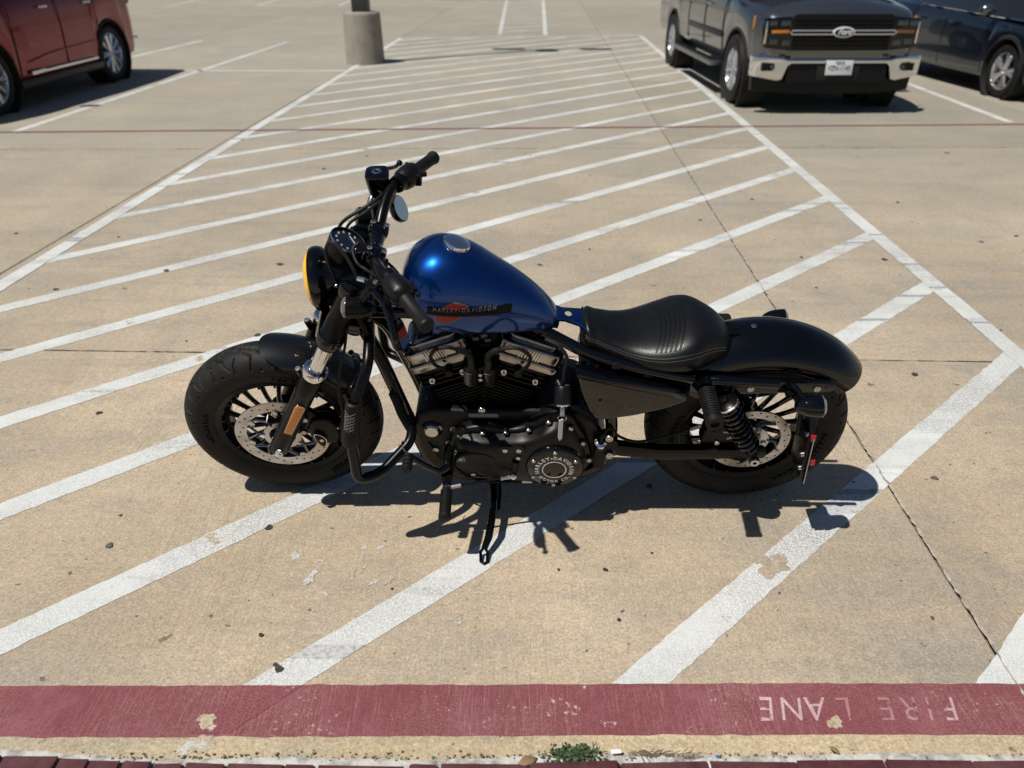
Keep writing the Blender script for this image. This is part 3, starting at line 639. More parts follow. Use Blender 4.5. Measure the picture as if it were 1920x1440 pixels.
# fender brace hoops
for a_, nm in ((R(119), 1), (R(141), 2)):
    pts = []
    for j in range(13):
        q = -1 + 2 * j / 12; d_ = .046 * (1 - math.cos(q * PI / 2)); rr = .343 - d_ + .002; vv = .085 * math.sin(q * PI / 2)
        pts.append((1.505 + rr * math.cos(a_), vv, .318 + rr * math.sin(a_)))
    hb = B().tube(pts, .0085, 8, flat=.5)
    for s in (1, -1):
        e = Vector(pts[-1 if s > 0 else 0]); hb.tube([e + Vector((0, s * .006, .01)), e + Vector((-.012, s * .016, -.035)), e + Vector((-.03, s * .02, -.05))], .010, 8)
    ho = hb.build('fender_brace', 'gloss_black', ff, XS)
for p in ((1.381, -.092, .652), (1.384, .104, .634)):
    B().tube([Vector(p) + Vector((-.004, 0, -.030)), Vector(p) + Vector((.004, 0, .002))], .011, 12).build('brace_boss', 'gloss_black', ff, XS)
    bolt(Vector(p) + Vector((.004, 0, .002)), (.15, .1, 1), .0085, .006, ff, 'bolt', XS)
B().lathe([(0, .0022), (.008, .002), (.010, 0)], (1.404, .058, .619), (-.35, .62, .75), 12, sx=1.3).build('fender_badge', 'gold', ff, XS)
# brake caliper
b_ = B().prism(fillet([(-.045, -.052), (.03, -.058), (.045, -.02), (.04, .03), (.018, .062), (-.03, .06), (-.05, .02), (-.045, -.052)], .018, 4)[:-1], (1.355, .092, .372), (-1, 0, 0), (0, 0, 1), .062, .010, 3)
b_.box((1.40, .10, .425), (.06, .02, .05), Matrix.Rotation(.5, 3, 'Y'), .006); b_.tube([(1.31, .10, .34), (1.30, .10, .40)], .014, 10)
cal_ = b_.build('brake_caliper', 'satin_black', bike, XS)
ol = [(.030 * math.cos(a) * (1 + .12 * math.cos(2 * a)), .017 * math.sin(a) - .006 * math.cos(a) ** 2) for a in [2 * PI * k / 24 for k in range(24)]]
rot = lambda p, a: (p[0] * math.cos(a) - p[1] * math.sin(a), p[0] * math.sin(a) + p[1] * math.cos(a))
B().prism([rot(p, -1.25) for p in ol], (1.368, .130, .350), (-1, 0, 0), (0, 0, 1), .012, .002).build('caliper_badge', 'dull_chrome', cal_, XS)
B().prism([rot((p[0] * .86, p[1] * .82), -1.25) for p in ol], (1.368, .1325, .350), (-1, 0, 0), (0, 0, 1), .010, .001).build('caliper_badge', 'emblem_black', cal_, XS)
B().lathe([(0, .001), (.0065, .001), (.0065, -.004)], (1.366, .138, .352), (0, 1, 0), 14).build('caliper_badge', 'dull_chrome', cal_, XS)
for p in ((1.405, .112, .432), (1.42, .112, .375)): bolt(p, (0, 1, 0), .009, .012, cal_, 'bolt', XS)
# headlight
hd = Vector((1, 0.02, -0.07)).normalized(); hc = Vector((1.280, 0, .884))
b_ = B().lathe([(0, -.115), (.020, -.112), (.045, -.100), (.062, -.080), (.072, -.050), (.076, -.02), (.080, -.012), (.088, -.004), (.092, .008), (.092, .020), (.088, .027), (.080, .029), (.076, .022)], hc, hd, 48)
b_.tube([(1.245, 0, .945), (1.20, 0, .93)], .022, 12); b_.tube([(1.23, 0, .86), (1.20, 0, .80)], .02, 12)
hl = b_.build('headlight', 'gloss_black', bike, XS)
B().lathe([(.081, .018), (.081, .031), (.077, .037), (.062, .044), (.035, .049), (0, .051)], hc, hd, 48).build('headlight_lens', 'yellow_lens', hl, XS)
for s in (1, -1): bolt((1.235, s * .062, .905), (0, s, 0), .009, .008, hl, 'bolt', XS)
B().tube(spline([(1.262, .075, .846), (1.256, .083, .838), (1.247, .083, .842), (1.243, .078, .852)], 5), .003, 6).build('wire_clip', 'dull_chrome', hl, XS)
# speedometer
sn = Vector((-.535, 0, .845)); spc = Vector((1.196, 0, 1.006))
sp = B().lathe([(0, -.080), (.024, -.078), (.040, -.066), (.047, -.042), (.0500, -.012), (.0510, 0), (.0490, .0045), (.0460, .003), (.0445, -.003)], spc, sn, 48).build('speedometer', 'satin_black', bike, XS)
B().lathe([(.0450, -.002), (.0486, .0047), (.0503, .0037), (.0508, 0)], spc, sn, 48).build('bezel', 'dull_chrome', sp, XS)
B().lathe([(.0452, -.0018), (0, -.0015)], spc, sn, 40).build('dial', 'dial', sp, XS)
sx_, sy_, _ = frame(sn, (1, 0, 0))
dx = Vector((0, 1, 0)); dy = dx.cross(sn) * -1
if dy.x < 0: dy = -dy
for k in range(9):
    a = R(215 - 31 * k); p = spc + (-dx * math.cos(a) + dy * math.sin(a)) * .0325
    me = text_mesh(str(20 * k if k else 0), .0072, extrude=.0002)
    me.transform(Matrix.Translation(p) @ Matrix((( -dx.x, dy.x, sn.x, 0), (-dx.y, dy.y, sn.y, 0), (-dx.z, dy.z, sn.z, 0), (0, 0, 0, 1)))); me.transform(XS)
    link('dial_number', me, 'dial_mark', sp, 0)
B().box(spc + dy * -.012 - dx * .012, (.002, .030, .0006), Matrix((dx, dy, sn)).transposed() @ Matrix.Rotation(.9, 3, 'Z')).build('needle', 'dial_mark', sp, XS)
# risers, bar clamp, handlebar
b_ = B()
for s in (1, -1): b_.lathe([(.023, -.02), (.021, .01), (.0195, .05), (.021, .075)], (1.150, s * .052, .925), (-.36, 0, .93), 18)
b_.lathe([(0, -.078), (.020, -.078), (.0235, -.072), (.0235, -.034), (.020, -.028), (.020, .028), (.0235, .034), (.0235, .072), (.020, .078), (0, .078)], (1.122, 0, .992), (0, 1, 0), 24)
rs = b_.build('riser', 'gloss_black', bike, XS)

for s in (1, -1): B().box((1.118, s * .053, 1.002), (.056, .036, .026), Matrix.Rotation(-.35, 3, 'Y'), .009).build('bar_clamp', 'gloss_black', rs, XS)
for s in (1, -1):
    for dx_ in (.018, -.018): bolt((1.113 + dx_, s * .060, 1.016 + dx_ * .36), (-.34, 0, .94), .0075, .005, rs, 'bolt', XS)
B().lathe([(0, .02), (.016, .018), (.022, .008), (.022, -.03)], (1.172, -.03, .955), (-.4, 0, .9), 20).build('stem_cap', 'chrome', rs, XS)
half = [(1.12, 0, .99), (1.12, .07, .990), (1.108, .130, 1.020), (1.088, .195, 1.043), (1.058, .243, 1.043), (1.040, .27, 1.040)]
barp = spline([(p[0], -p[1], p[2]) for p in half[::-1]] + half[1:], 6)
G0, G1 = Vector((1.040, .27, 1.040)), Vector((.972, .388, 1.030))
bar = B().tube(barp, .0158, 16)
for s in (1, -1): bar.tube([(G0.x, s * G0.y, G0.z), (G1.x, s * G1.y, G1.z)], .0125, 12)
hb_ = bar.build('handlebar', 'satin_black', bike, XS)
for s in (1, -1):
    f_ = lambda p: Vector((p.x, s * p.y, p.z))
    g0, g1 = f_(G0), f_(G1); gd = (g1 - g0).normalized(); Lg = (g1 - g0).length
    B().lathe([(.0150, .03), (.0195, .032), (.0195, .040), (.0178, .044), (.0176, Lg - .012), (.0200, Lg - .008), (.0205, Lg - .001), (.0190, Lg + .003), (.006, Lg + .0042), (0, Lg + .003)], g0, gd, 28).build('grip', 'rubber', hb_, XS)
    sw = B().lathe([(.0165, -.045), (.026, -.044), (.031, -.034), (.0335, -.015), (.0335, .008), (.030, .024), (.022, .031), (.0165, .032)], g0, gd, 28)
    px_, py_, _ = frame(gd)
    sw.box(g0 + gd * -.004 + Vector((-.028, 0, -.004)), (.020, .046, .036), Matrix.Rotation(0, 3, 'Z'), .005)
    so_ = sw.build('switch_housing', 'plastic_black', hb_, XS)
    for q in (-.015, 0, .015): B().box(g0 + gd * (q - .004) + Vector((-.040, 0, .004 - abs(q) * .4)), (.010, .012, .013), None, .003).build('switch_button', 'plastic_black', so_, XS)
    bolt(g0 + gd * .004 + Vector((.008, s * .022, .024)) * 1.0, (.2, s * .5, .8), .005, .004, so_, 'satin_black', XS)
    # perch + lever
    pc = g0 + Vector((.030, s * -.048, -.004))
    pr = B().prism(fillet([(-.022, -.018), (.030, -.022), (.056, -.004), (.060, .016), (.034, .020), (.012, .012), (-.020, .020), (-.022, -.018)], .008, 3)[:-1], pc, (.96, s * .28, -.06) if s > 0 else (.96, s * .28, -.06), (-.28 * s, .96, 0) if s > 0 else (-.28 * s, .96, 0), .016, .003)
    pr.lathe([(.0162, -.013), (.024, -.013), (.0255, 0), (.024, .013), (.0162, .013)], g0 - gd * .056, gd, 20)
    po = pr.build('lever_perch', 'satin_black', hb_, XS)
    lv = [Vector((1.100, s * .232, 1.034)), Vector((1.100, s * .262, 1.034)), Vector((1.080, s * .298, 1.033)), Vector((1.068, s * .325, 1.022)), Vector((1.058, s * .360, 1.006)), Vector((1.048, s * .396, .998))]
    if s < 0: lv = [p + Vector((.030, 0, .012)) for p in lv]
    L2 = B().tube(spline(lv, 6), [.0085] * 6 + [.0085 - .0025 * k / 24 for k in range(25)], 10, flat=.75); L2.ball(lv[-1], .0095)
    L2.build('lever', 'satin_black' if s < 0 else 'gloss_black', hb_, XS)
    bolt(lv[0] + Vector((0, 0, .007)), (0, 0, 1), .007, .005, po, 'bolt', XS)
# brake reservoir on the right
b_ = B(); rc = Vector((1.126, -.226, 1.046)); secs = []
for h, sx2 in ((-.038, .72), (-.034, .80), (.018, .98), (.024, 1.0), (.030, 1.0), (.034, .96), (.036, .86)):
    secs.append([rc + Vector((.034 * sx2 * math.copysign(abs(math.cos(a)) ** .55, math.cos(a)), .036 * sx2 * math.copysign(abs(math.sin(a)) ** .55, math.sin(a)), h)) for a in [2 * PI * k / 28 for k in range(28)]])
res = b_.ring(secs).build('brake_reservoir', 'gloss_black', hb_, XS, 50)
B().lathe([(.006, .001), (.0085, .0022), (.0125, .0020), (.014, 0)], rc + Vector((0, 0, .0362)), (0, 0, 1), 20).build('sight_glass', 'dull_chrome', res, XS)
for q in ((.018, .020), (-.018, -.020)): bolt(rc + Vector((q[0], q[1], .0358)), (0, 0, 1), .004, .002, res, 'satin_black', XS)
B().lathe([(0, .012), (.008, .011), (.0105, .006), (.0105, -.012)], (1.150, -.198, 1.004), (.35, .7, -.5), 14).build('banjo_bolt', 'bolt', res, XS)
# mirrors hung under the bar
for s, c_, n_ in ((1, Vector((1.044, .325, .946)), Vector((-1, -.06, .34))), (-1, Vector((1.086, -.325, .893)), Vector((-.86, .06, .50)))):
    n_.normalize(); e1 = Vector((0, 0, 1)).cross(n_).normalized(); e2 = n_.cross(e1); secs = []
    for k_, (q, h) in enumerate(((.30, -.022), (.75, -.018), (.97, -.008), (1.0, 0), (1.0, .004), (.95, .006))):
        secs.append([c_ + n_ * h + e1 * .054 * q * math.cos(a) * (1 + .10 * math.sin(a)) + e2 * .038 * q * math.sin(a) for a in [2 * PI * i / 36 for i in range(36)]])
    mo = B().ring(secs); mo.tube([c_ + n_ * -.016, c_ + Vector((.02, -s * .03, .05)), Vector((1.075, s * .262, 1.02))], [.008, .007, .007], 10)
    mo = mo.build('mirror', 'satin_black', bike, XS)
    B().ring([[c_ + n_ * .0065 + e1 * .054 * q * math.cos(a) * (1 + .10 * math.sin(a)) + e2 * .038 * q * math.sin(a) for a in [2 * PI * i / 36 for i in range(36)]] for q in (.94, .5, .01)], cap=False).build('mirror_glass', 'mirror', mo, XS)
# turn signals
def signal(tip, lens, r, stalk, xf, lensmat='smoke_lens'):
    tip = Vector(tip); lens = Vector(lens); d_ = (lens - tip); L_ = d_.length
    b_ = B().lathe([(0, 0), (r * .30, L_ * .04), (r * .58, L_ * .16), (r * .80, L_ * .34), (r * .93, L_ * .56), (r, L_ * .85), (r, L_)], tip, d_, 28)
    b_.tube(stalk, .0095, 12); o_ = b_.build('turn_signal', 'satin_black' if xf is not None else 'gloss_black', bike, xf)
    B().lathe([(r * .99, L_ * .985), (r * .97, L_ * 1.05), (r * .80, L_ * 1.12), (r * .45, L_ * 1.16), (0, L_ * 1.17)], tip, d_, 28).build('signal_lens', lensmat, o_, xf)
signal((1.112, .205, .936), (1.190, .205, .944), .0285, [(1.150, .205, .955), (1.130, .22, 1.0), (1.10, .22, 1.03)], XS)
signal((1.115, -.205, .940), (1.193, -.205, .948), .0285, [(1.150, -.205, .965), (1.130, -.21, 1.0), (1.10, -.21, 1.03)], XS)
signal((-.045, .215, .600), (-.118, .215, .603), .0335, [(-.075, .210, .615), (-.055, .165, .625), (-.045, .125, .612)], None)
signal((-.045, -.205, .580), (-.118, -.205, .583), .0335, [(-.075, -.200, .595), (-.055, -.165, .610), (-.045, -.125, .612)], None)
# cables
def cable(pts, r, mat='rubber', xf=None, name='cable', n=8): return B().tube(spline(pts, n), r, 8).build(name, mat, bike, xf)
cable([(1.118, .215, 1.034), (1.147, .2, 1.029), (1.155, .19, 1.047), (1.172, .17, 1.075), (1.195, .15, 1.096), (1.212, .14, 1.099), (1.228, .13, 1.073), (1.232, .12, 1.028), (1.23, .1, .969), (1.223, .08, .906), (1.205, .07, .84), (1.17, .09, .76), (1.12, .115, .62)], .0046, 'rubber', XS)
B().tube([(1.128, .210, 1.032), (1.147, .2, 1.031)], .0068, 10).build('cable_adjuster', 'chrome', bike, XS)
cable([(1.09, -.24, 1.03), (1.124, -.15, 1.039), (1.166, -.12, 1.027), (1.227, -.10, .994), (1.25, -.08, .93), (1.22, -.06, .85)], .0048, 'rubber', XS)
cable([(1.09, -.24, 1.02), (1.115, -.17, 1.024), (1.160, -.13, 1.010), (1.215, -.11, .975), (1.23, -.08, .90)], .0042, 'rubber', XS)
cable([(1.153, -.2, 1.013), (1.149, -.18, .998), (1.143, -.15, .985), (1.145, -.12, .95), (1.17, -.06, .86)], .0042, 'rubber', XS)
cable([(1.215, .10, .83), (1.232, .13, .744), (1.258, .14, .666), (1.278, .14, .568), (1.283, .13, .478), (1.300, .115, .40), (1.325, .11, .374)], .0042, 'rubber', XS, 'brake_line')
B().tube([(1.310, .113, .388), (1.327, .11, .372)], .007, 8).build('brake_line_fitting', 'bolt', bike, XS)
cable([(1.19, .09, .90), (1.175, .12, .831), (1.146, .12, .735), (1.109, .12, .591), (1.09, .115, .50)], .0062)
cable([(1.16, .045, 1.03), (1.175, .06, 1.02), (1.165, .09, 1.00), (1.14, .11, .99), (1.10, .16, 1.0)], .0045, 'rubber', XS)
cable([(1.12, .06, .99), (1.085, .05, .96), (1.06, .04, .90), (1.09, .03, .84)], .0045)
b_ = B(); pth = spline([(1.110, .120, .548), (1.100, .12, .50), (1.092, .12, .455), (1.074, .12, .395)], 14)
b_.tube(pth, [.013 + .0022 * (i % 2) for i in range(len(pth))], 12); b_.build('corrugated_hose', 'rubber', bike)

# ---- frame
fr = B()
for s in (1, -1):
    fr.tube(fillet([(1.195, s * .030, .735), (1.145, s * .075, .66), (1.082, s * .10, .44), (1.030, s * .10, .235), (.95, s * .10, .155), (.62, s * .11, .150), (.46, s * .115, .22), (.44, s * .115, .42), (.52, s * .10, .66)], .07, 6), .0195, 14)
    fr.tube(fillet([(.72, s * .035, .752), (.62, s * .060, .715), (.54, s * .092, .685), (.40, s * .118, .655), (.22, s * .125, .618), (-.02, s * .126, .606)], .06, 5), .0175, 14)
fr.tube([(1.17, 0, .82), (.95, 0, .80), (.62, 0, .735)], .026, 14); fr.tube([(1.19, 0, .76), (1.02, 0, .755)], .018, 12)
fro = fr.build('frame', 'gloss_black', bike)
# battery/electrics block between the rails, oil tank on the far side
B().box((.40, 0, .56), (.30, .20, .17), Matrix.Rotation(.1, 3, 'Y'), .03).build('battery_box', 'satin_black', bike)
B().box((.40, -.135, .57), (.28, .05, .17), Matrix.Rotation(.1, 3, 'Y'), .024).build('oil_tank', 'gloss_black', bike)
# blue tongue of the tank mount
B().prism([(.640, -.034), (.600, -.026), (.560, -.033), (.545, -.06), (.535, .06), (.560, .033), (.600, .026), (.640, .034)], (0, 0, 0), (1, 0, 0), (0, 1, 0), .012, .003).build('tank_bracket', 'blue_paint', bike, Matrix.Translation((0, 0, .752)) @ Matrix.Translation((.6, 0, 0)) @ Matrix.Rotation(-.27, 4, 'Y') @ Matrix.Translation((-.6, 0, 0)))
B().lathe([(0, .001), (.010, .001), (.0105, 0)], (.592, 0, .7570), (-.25, 0, .96), 18, sx=1.0).build('bracket_hole', 'concrete', bike)

# ---- fuel tank
TU = [.618, .626, .645, .68, .74, .80, .86, .92, .97, 1.01, 1.040, 1.058, 1.064]
T_top = [.752, .768, .798, .838, .890, .932, .972, .996, .996, .978, .950, .915, .895]
T_bot = [.742, .738, .738, .742, .750, .758, .768, .780, .792, .808, .832, .860, .878]
T_hw  = [.014, .036, .052, .068, .090, .108, .124, .134, .134, .122, .096, .052, .012]
def tank():
    us = np.concatenate([np.linspace(.618, .645, 7), np.linspace(.66, 1.0, 40), np.linspace(1.005, 1.064, 16)]); secs = []
    for u in us:
        t_, b0, h = float(smooth_inter(TU, T_top, u)), float(smooth_inter(TU, T_bot, u)), max(.006, float(smooth_inter(TU, T_hw, u)))
        H = t_ - b0; loop = []
        # right-hand half profile from the keel to the ridge: lip, slab side, soft shoulder, broad crown
        prof = [(0, .06), (.55, .02), (.84, 0.0), (.90, .01), (.945, .05), (.972, .12), (.988, .20), (.998, .32), (1.0, .44), (.985, .535), (.955, .58), (.90, .655), (.82, .745), (.715, .835), (.57, .915), (.40, .966), (.20, .992), (0, 1.0)]
        pts = [(q[0] * h, b0 + q[1] * H) for q in prof]
        loop = [(u, v, z) for v, z in pts] + [(u, -v, z) for v, z in pts[-2:0:-1]]
        secs.append(loop)
    return B().ring(secs)
tk = tank().build('fuel_tank', 'blue_paint', bike, None, 60)
md = tk.modifiers.new('s', 'SUBSURF'); md.levels = 1; md.render_levels = 2
B().prism([(-.18, -.008), (.20, -.008), (.20, .008), (-.18, .008)], (.83, 0, .768), (1, 0, 0), (0, 1, 0), .03).build('tank_seam', 'gloss_black', tk)
# filler cap
cn = Vector((-.36, -.06, .93)).normalized(); cc = Vector((.907, -.004, .984))
B().lathe([(.036, -.014), (.0385, .004), (.0385, .010), (.036, .0145), (.026, .0185), (.012, .0200), (0, .0204)], cc, cn, 40).build('filler_cap', 'chrome', tk)
# emblem: hexagon shield with a bar
def on_tank(u, w_, lift=.0012):
    t_, b0, h = float(smooth_inter(TU, T_top, u)), float(smooth_inter(TU, T_bot, u)), float(smooth_inter(TU, T_hw, u)); f = (w_ - b0) / (t_ - b0)
    zs = [.0, .01, .05, .12, .20, .32, .44, .535, .58, .655, .745, .835]; vs_ = [.84, .90, .945, .972, .988, .998, 1.0, .985, .955, .90, .82, .715]
    return float(np.interp(f, zs, vs_)) * h * .992 + lift
def patch(outline, lift, name, mat, n=5):
    me = bpy.data.meshes.new(name); bm = bmesh.new(); vs = [bm.verts.new((p[0], 0, p[1])) for p in outline]; bm.faces.new(vs)
    bmesh.ops.triangulate(bm, faces=bm.faces)
    for _ in range(3): bmesh.ops.subdivide_edges(bm, edges=list(bm.edges), cuts=1, use_grid_fill=True)
    for v in bm.verts: v.co.y = on_tank(v.co.x, v.co.z, lift)
    bmesh.ops.recalc_face_normals(bm, faces=bm.faces); bm.to_mesh(me); bm.free(); return link(name, me, mat, tk, 0)
hexo = [(.960, .8705), (.906, .897), (.868, .880), (.884, .846), (.930, .822), (.965, .834)]
hc_ = (sum(p[0] for p in hexo) / 6, sum(p[1] for p in hexo) / 6)
patch(hexo, .0030, 'emblem', 'lettering_grey'); patch([(hc_[0] + (p[0] - hc_[0]) * .90, hc_[1] + (p[1] - hc_[1]) * .90) for p in hexo], .0045, 'emblem', 'emblem_red')
barq = [(.980, .880), (.752, .857), (.756, .835), (.984, .858)]
patch(barq, .0062, 'emblem', 'emblem_black')
me = text_mesh('HARLEY-DAVIDSON', .0185, extrude=.0004, shear=.28, spacing=1.62, bold=.0002)
xs_ = [v.co.x for v in me.vertices]; wid = max(xs_) - min(xs_)
for v in me.vertices:
    q = v.co.copy(); u = .881 - q.x * (.170 / wid); wv = .868 + (u - .868) * .101 + q.y * .92 + .000
    v.co = (u, on_tank(u, wv, .0078) + q.z, wv)
link('lettering', me, 'lettering_grey', tk, 0)

# ---- seat
SU = [.105, .112, .125, .15, .19, .23, .27, .31, .36, .41, .46, .51, .545, .558]
S_top = [.680, .698, .712, .735, .757, .765, .757, .739, .722, .717, .726, .744, .753, .740]
S_bot = [.655, .652, .650, .650, .652, .654, .654, .652, .650, .652, .660, .672, .686, .705]
S_hw = [.020, .050, .070, .090, .116, .144, .153, .149, .134, .113, .095, .080, .064, .026]
us = np.concatenate([np.linspace(.105, .13, 9), np.linspace(.14, .53, 44), np.linspace(.535, .558, 9)]); secs = []
sprof = [(0, .0), (.6, 0), (.86, .02), (.955, .09), (.99, .20), (1.0, .33), (.988, .46), (.962, .56), (.934, .625), (.918, .635), (.890, .690), (.83, .775), (.74, .85), (.60, .915), (.42, .96), (.22, .985), (0, .993)]
for u in us:
    t_, b0, h = (float(smooth_inter(SU, a, u)) for a in (S_top, S_bot, S_hw)); h = max(h, .006)
    pts = [(q[0] * h, b0 + q[1] * (t_ - b0)) for q in sprof]
    secs.append([(u, v, z) for v, z in pts] + [(u, -v, z) for v, z in pts[-2:0:-1]])
seat = B().ring(secs).build('seat', 'seat_leather', bike, None, 70)
md = seat.modifiers.new('s', 'SUBSURF'); md.levels = 1; md.render_levels = 2
def seat_pt(u, q, lift=0.0):
    """q in -1..1 across the top panel"""
    t_, b0, h = (float(smooth_inter(SU, a, u)) for a in (S_top, S_bot, S_hw)); xs_ = [p[0] for p in sprof][::-1]; zs = [p[1] for p in sprof][::-1]
    k = abs(q) * .915; return (u, math.copysign(k * h, q), b0 + (float(np.interp(k, xs_[:8] , zs[:8]))) * (t_ - b0) * .995 + lift)
for i in range(6):
    uu = .262 + i * .0125
    B().tube([seat_pt(uu + .030 * (abs(q) ** 2) - .004, q, -.0012) for q in np.linspace(-.84, .90, 25)], .0036, 6).build('seat_rib', 'seat_leather', seat)
for off in (.925, .965):
    st_ = B()
    for s in (1, -1):
        u = .140
        while u < .545:
            q = s * off / .915
            def sp_(u_):
                t_, b0, h = (float(smooth_inter(SU, a, u_)) for a in (S_top, S_bot, S_hw)); f = off
                z = float(np.interp(f, [.89, .918, .934, .962, .988], [.690, .635, .625, .56, .46])); return (u_, s * f * h + s * .0006, b0 + z * (t_ - b0) + .0008)
            st_.tube([sp_(u), sp_(u + .0052)], .0011, 4); u += .0075
    st_.build('stitching', 'thread', seat)['kind'] = 'stuff'

# ---- rear fender, struts, tail
rf = fender((0, .322), .400, .108, 50, 139, 'gloss_black', None, drop=.085, nose=2, tail=5, ns=52, nv=23)
B().ring([[(p[0], p[1], p[2]) for p in ((.128 - i * .011, -.030, .7060 - .0006 * i * i * .3), (.128 - i * .011, .030, .7060 - .0006 * i * i * .3), (.128 - i * .011, .030, .7110 - .0006 * i * i * .3), (.128 - i * .011, -.030, .7110 - .0006 * i * i * .3))] for i in range(9)]).build('seat_tab', 'satin_black', rf)
for u_ in (.098, .066): B().lathe([(0, .0006), (.010, .0006), (.0105, -.002)], (u_, 0, .7114 + (.128 - u_) * .02), (0, 0, 1), 16, sx=.8).build('tab_slot', 'emblem_black', rf)
bolt((.047, 0, .7150), (0, 0, 1), .009, .005, rf, 'bolt')
for s in (1, -1):
    ol = fillet([(.235, .640), (.10, .628), (-.165, .615), (-.192, .600), (-.180, .578), (.02, .570), (.14, .560), (.205, .545), (.235, .56), (.235, .640)], .014, 4)[:-1]
    so_ = B().prism(ol, (0, s * .124, 0), (1, 0, 0), (0, 0, 1), .016, .004).build('fender_strut', 'gloss_black', rf)
    for p in ((.059, .591), (-.133, .593)): bolt((p[0], s * .132, p[1]), (0, s, 0), .0105, .006, so_, 'bolt')
tl = B().prism(fillet([(-.020, -.016), (.020, -.016), (.016, .018), (-.016, .018), (-.020, -.016)], .008, 3)[:-1], (-.283, 0, .578), (0, 1, 0), (-.62, 0, .78), .016, .004).build('tail_lamp', 'red_lens', rf)
# badge sticker on the strut
me = text_mesh('NTS', .020, extrude=.0003, bold=.0004); me.transform(Matrix(((-1, 0, 0, .175), (0, 0, 1, .1335), (0, 1, 0, .622), (0, 0, 0, 1)))); link('sticker', me, 'sticker', rf, 0)
B().lathe([(.011, .0003), (.0125, .0003)], (.176, .1335, .620), (0, 1, 0), 20, sx=1.5).build('sticker', 'sticker', rf)
B().box((.176, .1336, .6045), (.036, .0006, .004)).build('sticker', 'sticker', rf)
# side cover (battery cover)
sc_o = [(.572, .668), (.494, .648), (.385, .627), (.266, .600), (.240, .578), (.237, .556), (.294, .520), (.385, .486), (.470, .466), (.500, .464), (.526, .496), (.551, .573), (.568, .64)]
sd = B().prism(fillet(sc_o + [sc_o[0]], .02, 4)[:-1], (0, .128, 0), (1, 0, 0), (0, 0, 1), .052, .014, 4).build('side_cover', 'gloss_black', bike, None, 50)
sd.data.transform(Matrix.Translation((0, .128, .56)) @ Matrix.Rotation(R(-5), 4, 'X') @ Matrix.Translation((0, -.128, -.56)))
for u_, w_ in ((.456, .672), (.361, .640)): B().box((u_, .130, w_), (.026, .010, .022), None, .004).build('strap_tab', 'plastic_black', bike)
# ---- swingarm, shocks, pegs
for s in (1, -1):
    sw = B().prism(fillet([(.435, .350), (.285, .330), (.02, .336), (-.045, .330), (-.045, .296), (.28, .283), (.425, .300), (.435, .350)], .012, 3)[:-1], (0, s * .128, 0), (1, 0, 0), (0, 0, 1), .030, .006)
    sw.lathe([(0, .018), (.028, .018), (.030, .014), (.030, -.03), (0, -.03)], (.452, s * .128, .352), (0, s, 0), 24)
    swo = sw.build('swingarm', 'satin_black', bike)
    B().lathe([(.006, .02), (.013, .02), (.016, .016), (.016, 0)], (0.004, s * .148, .318), (0, s, 0), 6).build('axle_nut', 'dull_chrome', swo)
    t_, b0 = Vector((.134, s * .162, .566)), Vector((.004, s * .162, .335)); d_ = (t_ - b0).normalized(); L_ = (t_ - b0).length
    sh = B().lathe([(0, -.022), (.013, -.02), (.016, -.008), (.016, .012), (.012, .02), (.012, .05), (.0235, .052), (.0235, .058), (.017, .06), (.017, L_ * .55), (.018, L_ * .6), (.018, L_ * .95), (.035, L_ * .955), (.036, L_ * .985), (.030, L_ * 1.0), (.014, L_ * 1.01), (.012, L_ + .015), (0, L_ + .018)], b0, d_, 24).build('shock', 'satin_black', bike)
    px_, py_, _ = frame(d_); hp = []; turns = 9.5
    for k in range(int(turns * 16) + 1):
        a = 2 * PI * k / 16; z = .050 + (L_ * .95 - .050) * k / (turns * 16); hp.append(b0 + d_ * z + (px_ * math.cos(a) + py_ * math.sin(a)) * .0315)
    B().tube(hp, .0056, 7).build('spring', 'gloss_black', sh)
    B().lathe([(.033, L_ * .955), (.0365, L_ * .958), (.0365, L_ * .985), (.033, L_ * .99)], b0, d_, 28).build('shock_collar', 'dull_chrome', sh)
    B().lathe([(.006, .026), (.014, .026), (.0165, .02), (.0165, -.01)], b0 + Vector((0, s * .004, -.006)), (0, s, 0), 16).build('shock_bolt', 'dull_chrome', sh)
    # passenger peg
    pg = B().tube([(.205, s * .130, .615), (.200, s * .165, .618)], [.030, .022], 16); pm_ = pg.build('peg_mount', 'gloss_black', bike)
    pr_ = [(0, 0), (.015, 0)]; z = .004
    for k in range(11): pr_ += [(.0250, z), (.0250, z + .005), (.0218, z + .0062), (.0218, z + .0085)]; z += .0090
    pr_ += [(.0255, z + .002), (.0255, z + .018), (.023, z + .021), (.013, z + .021), (.012, z + .014), (0, z + .014)]
    B().lathe(pr_, (.198, s * .172, .618) if s > 0 else (.190, -.160, .612), (-.05, 1.0, -.10) if s > 0 else (-1.0, -.10, -.12), 22).build('peg', 'rubber', pm_)
B().tube(spline([(.115, .166, .44), (.105, .178, .452), (.092, .178, .445), (.088, .172, .425), (.10, .166, .412)], 5), .0026, 6).build('hose_clip', 'sticker', bike)
bolt((.125, .15, .385), (0, 1, 0), .008, .012, bike, 'bolt')
rcal = B().prism(fillet([(.03, .27), (.12, .28), (.165, .34), (.155, .415), (.10, .43), (.055, .385), (.03, .27)], .02, 4)[:-1], (0, .098, 0), (1, 0, 0), (0, 0, 1), .05, .008).build('brake_caliper', 'satin_black', bike)
cable([(.20, .128, .415), (.27, .132, .385), (.36, .136, .362), (.42, .138, .385), (.455, .14, .425), (.475, .145, .39), (.48, .15, .35)], .0045, 'rubber', None, 'brake_line')
B().tube([(.175, .125, .425), (.205, .128, .412)], .0065, 8).build('brake_line_fitting', 'dull_chrome', bike)
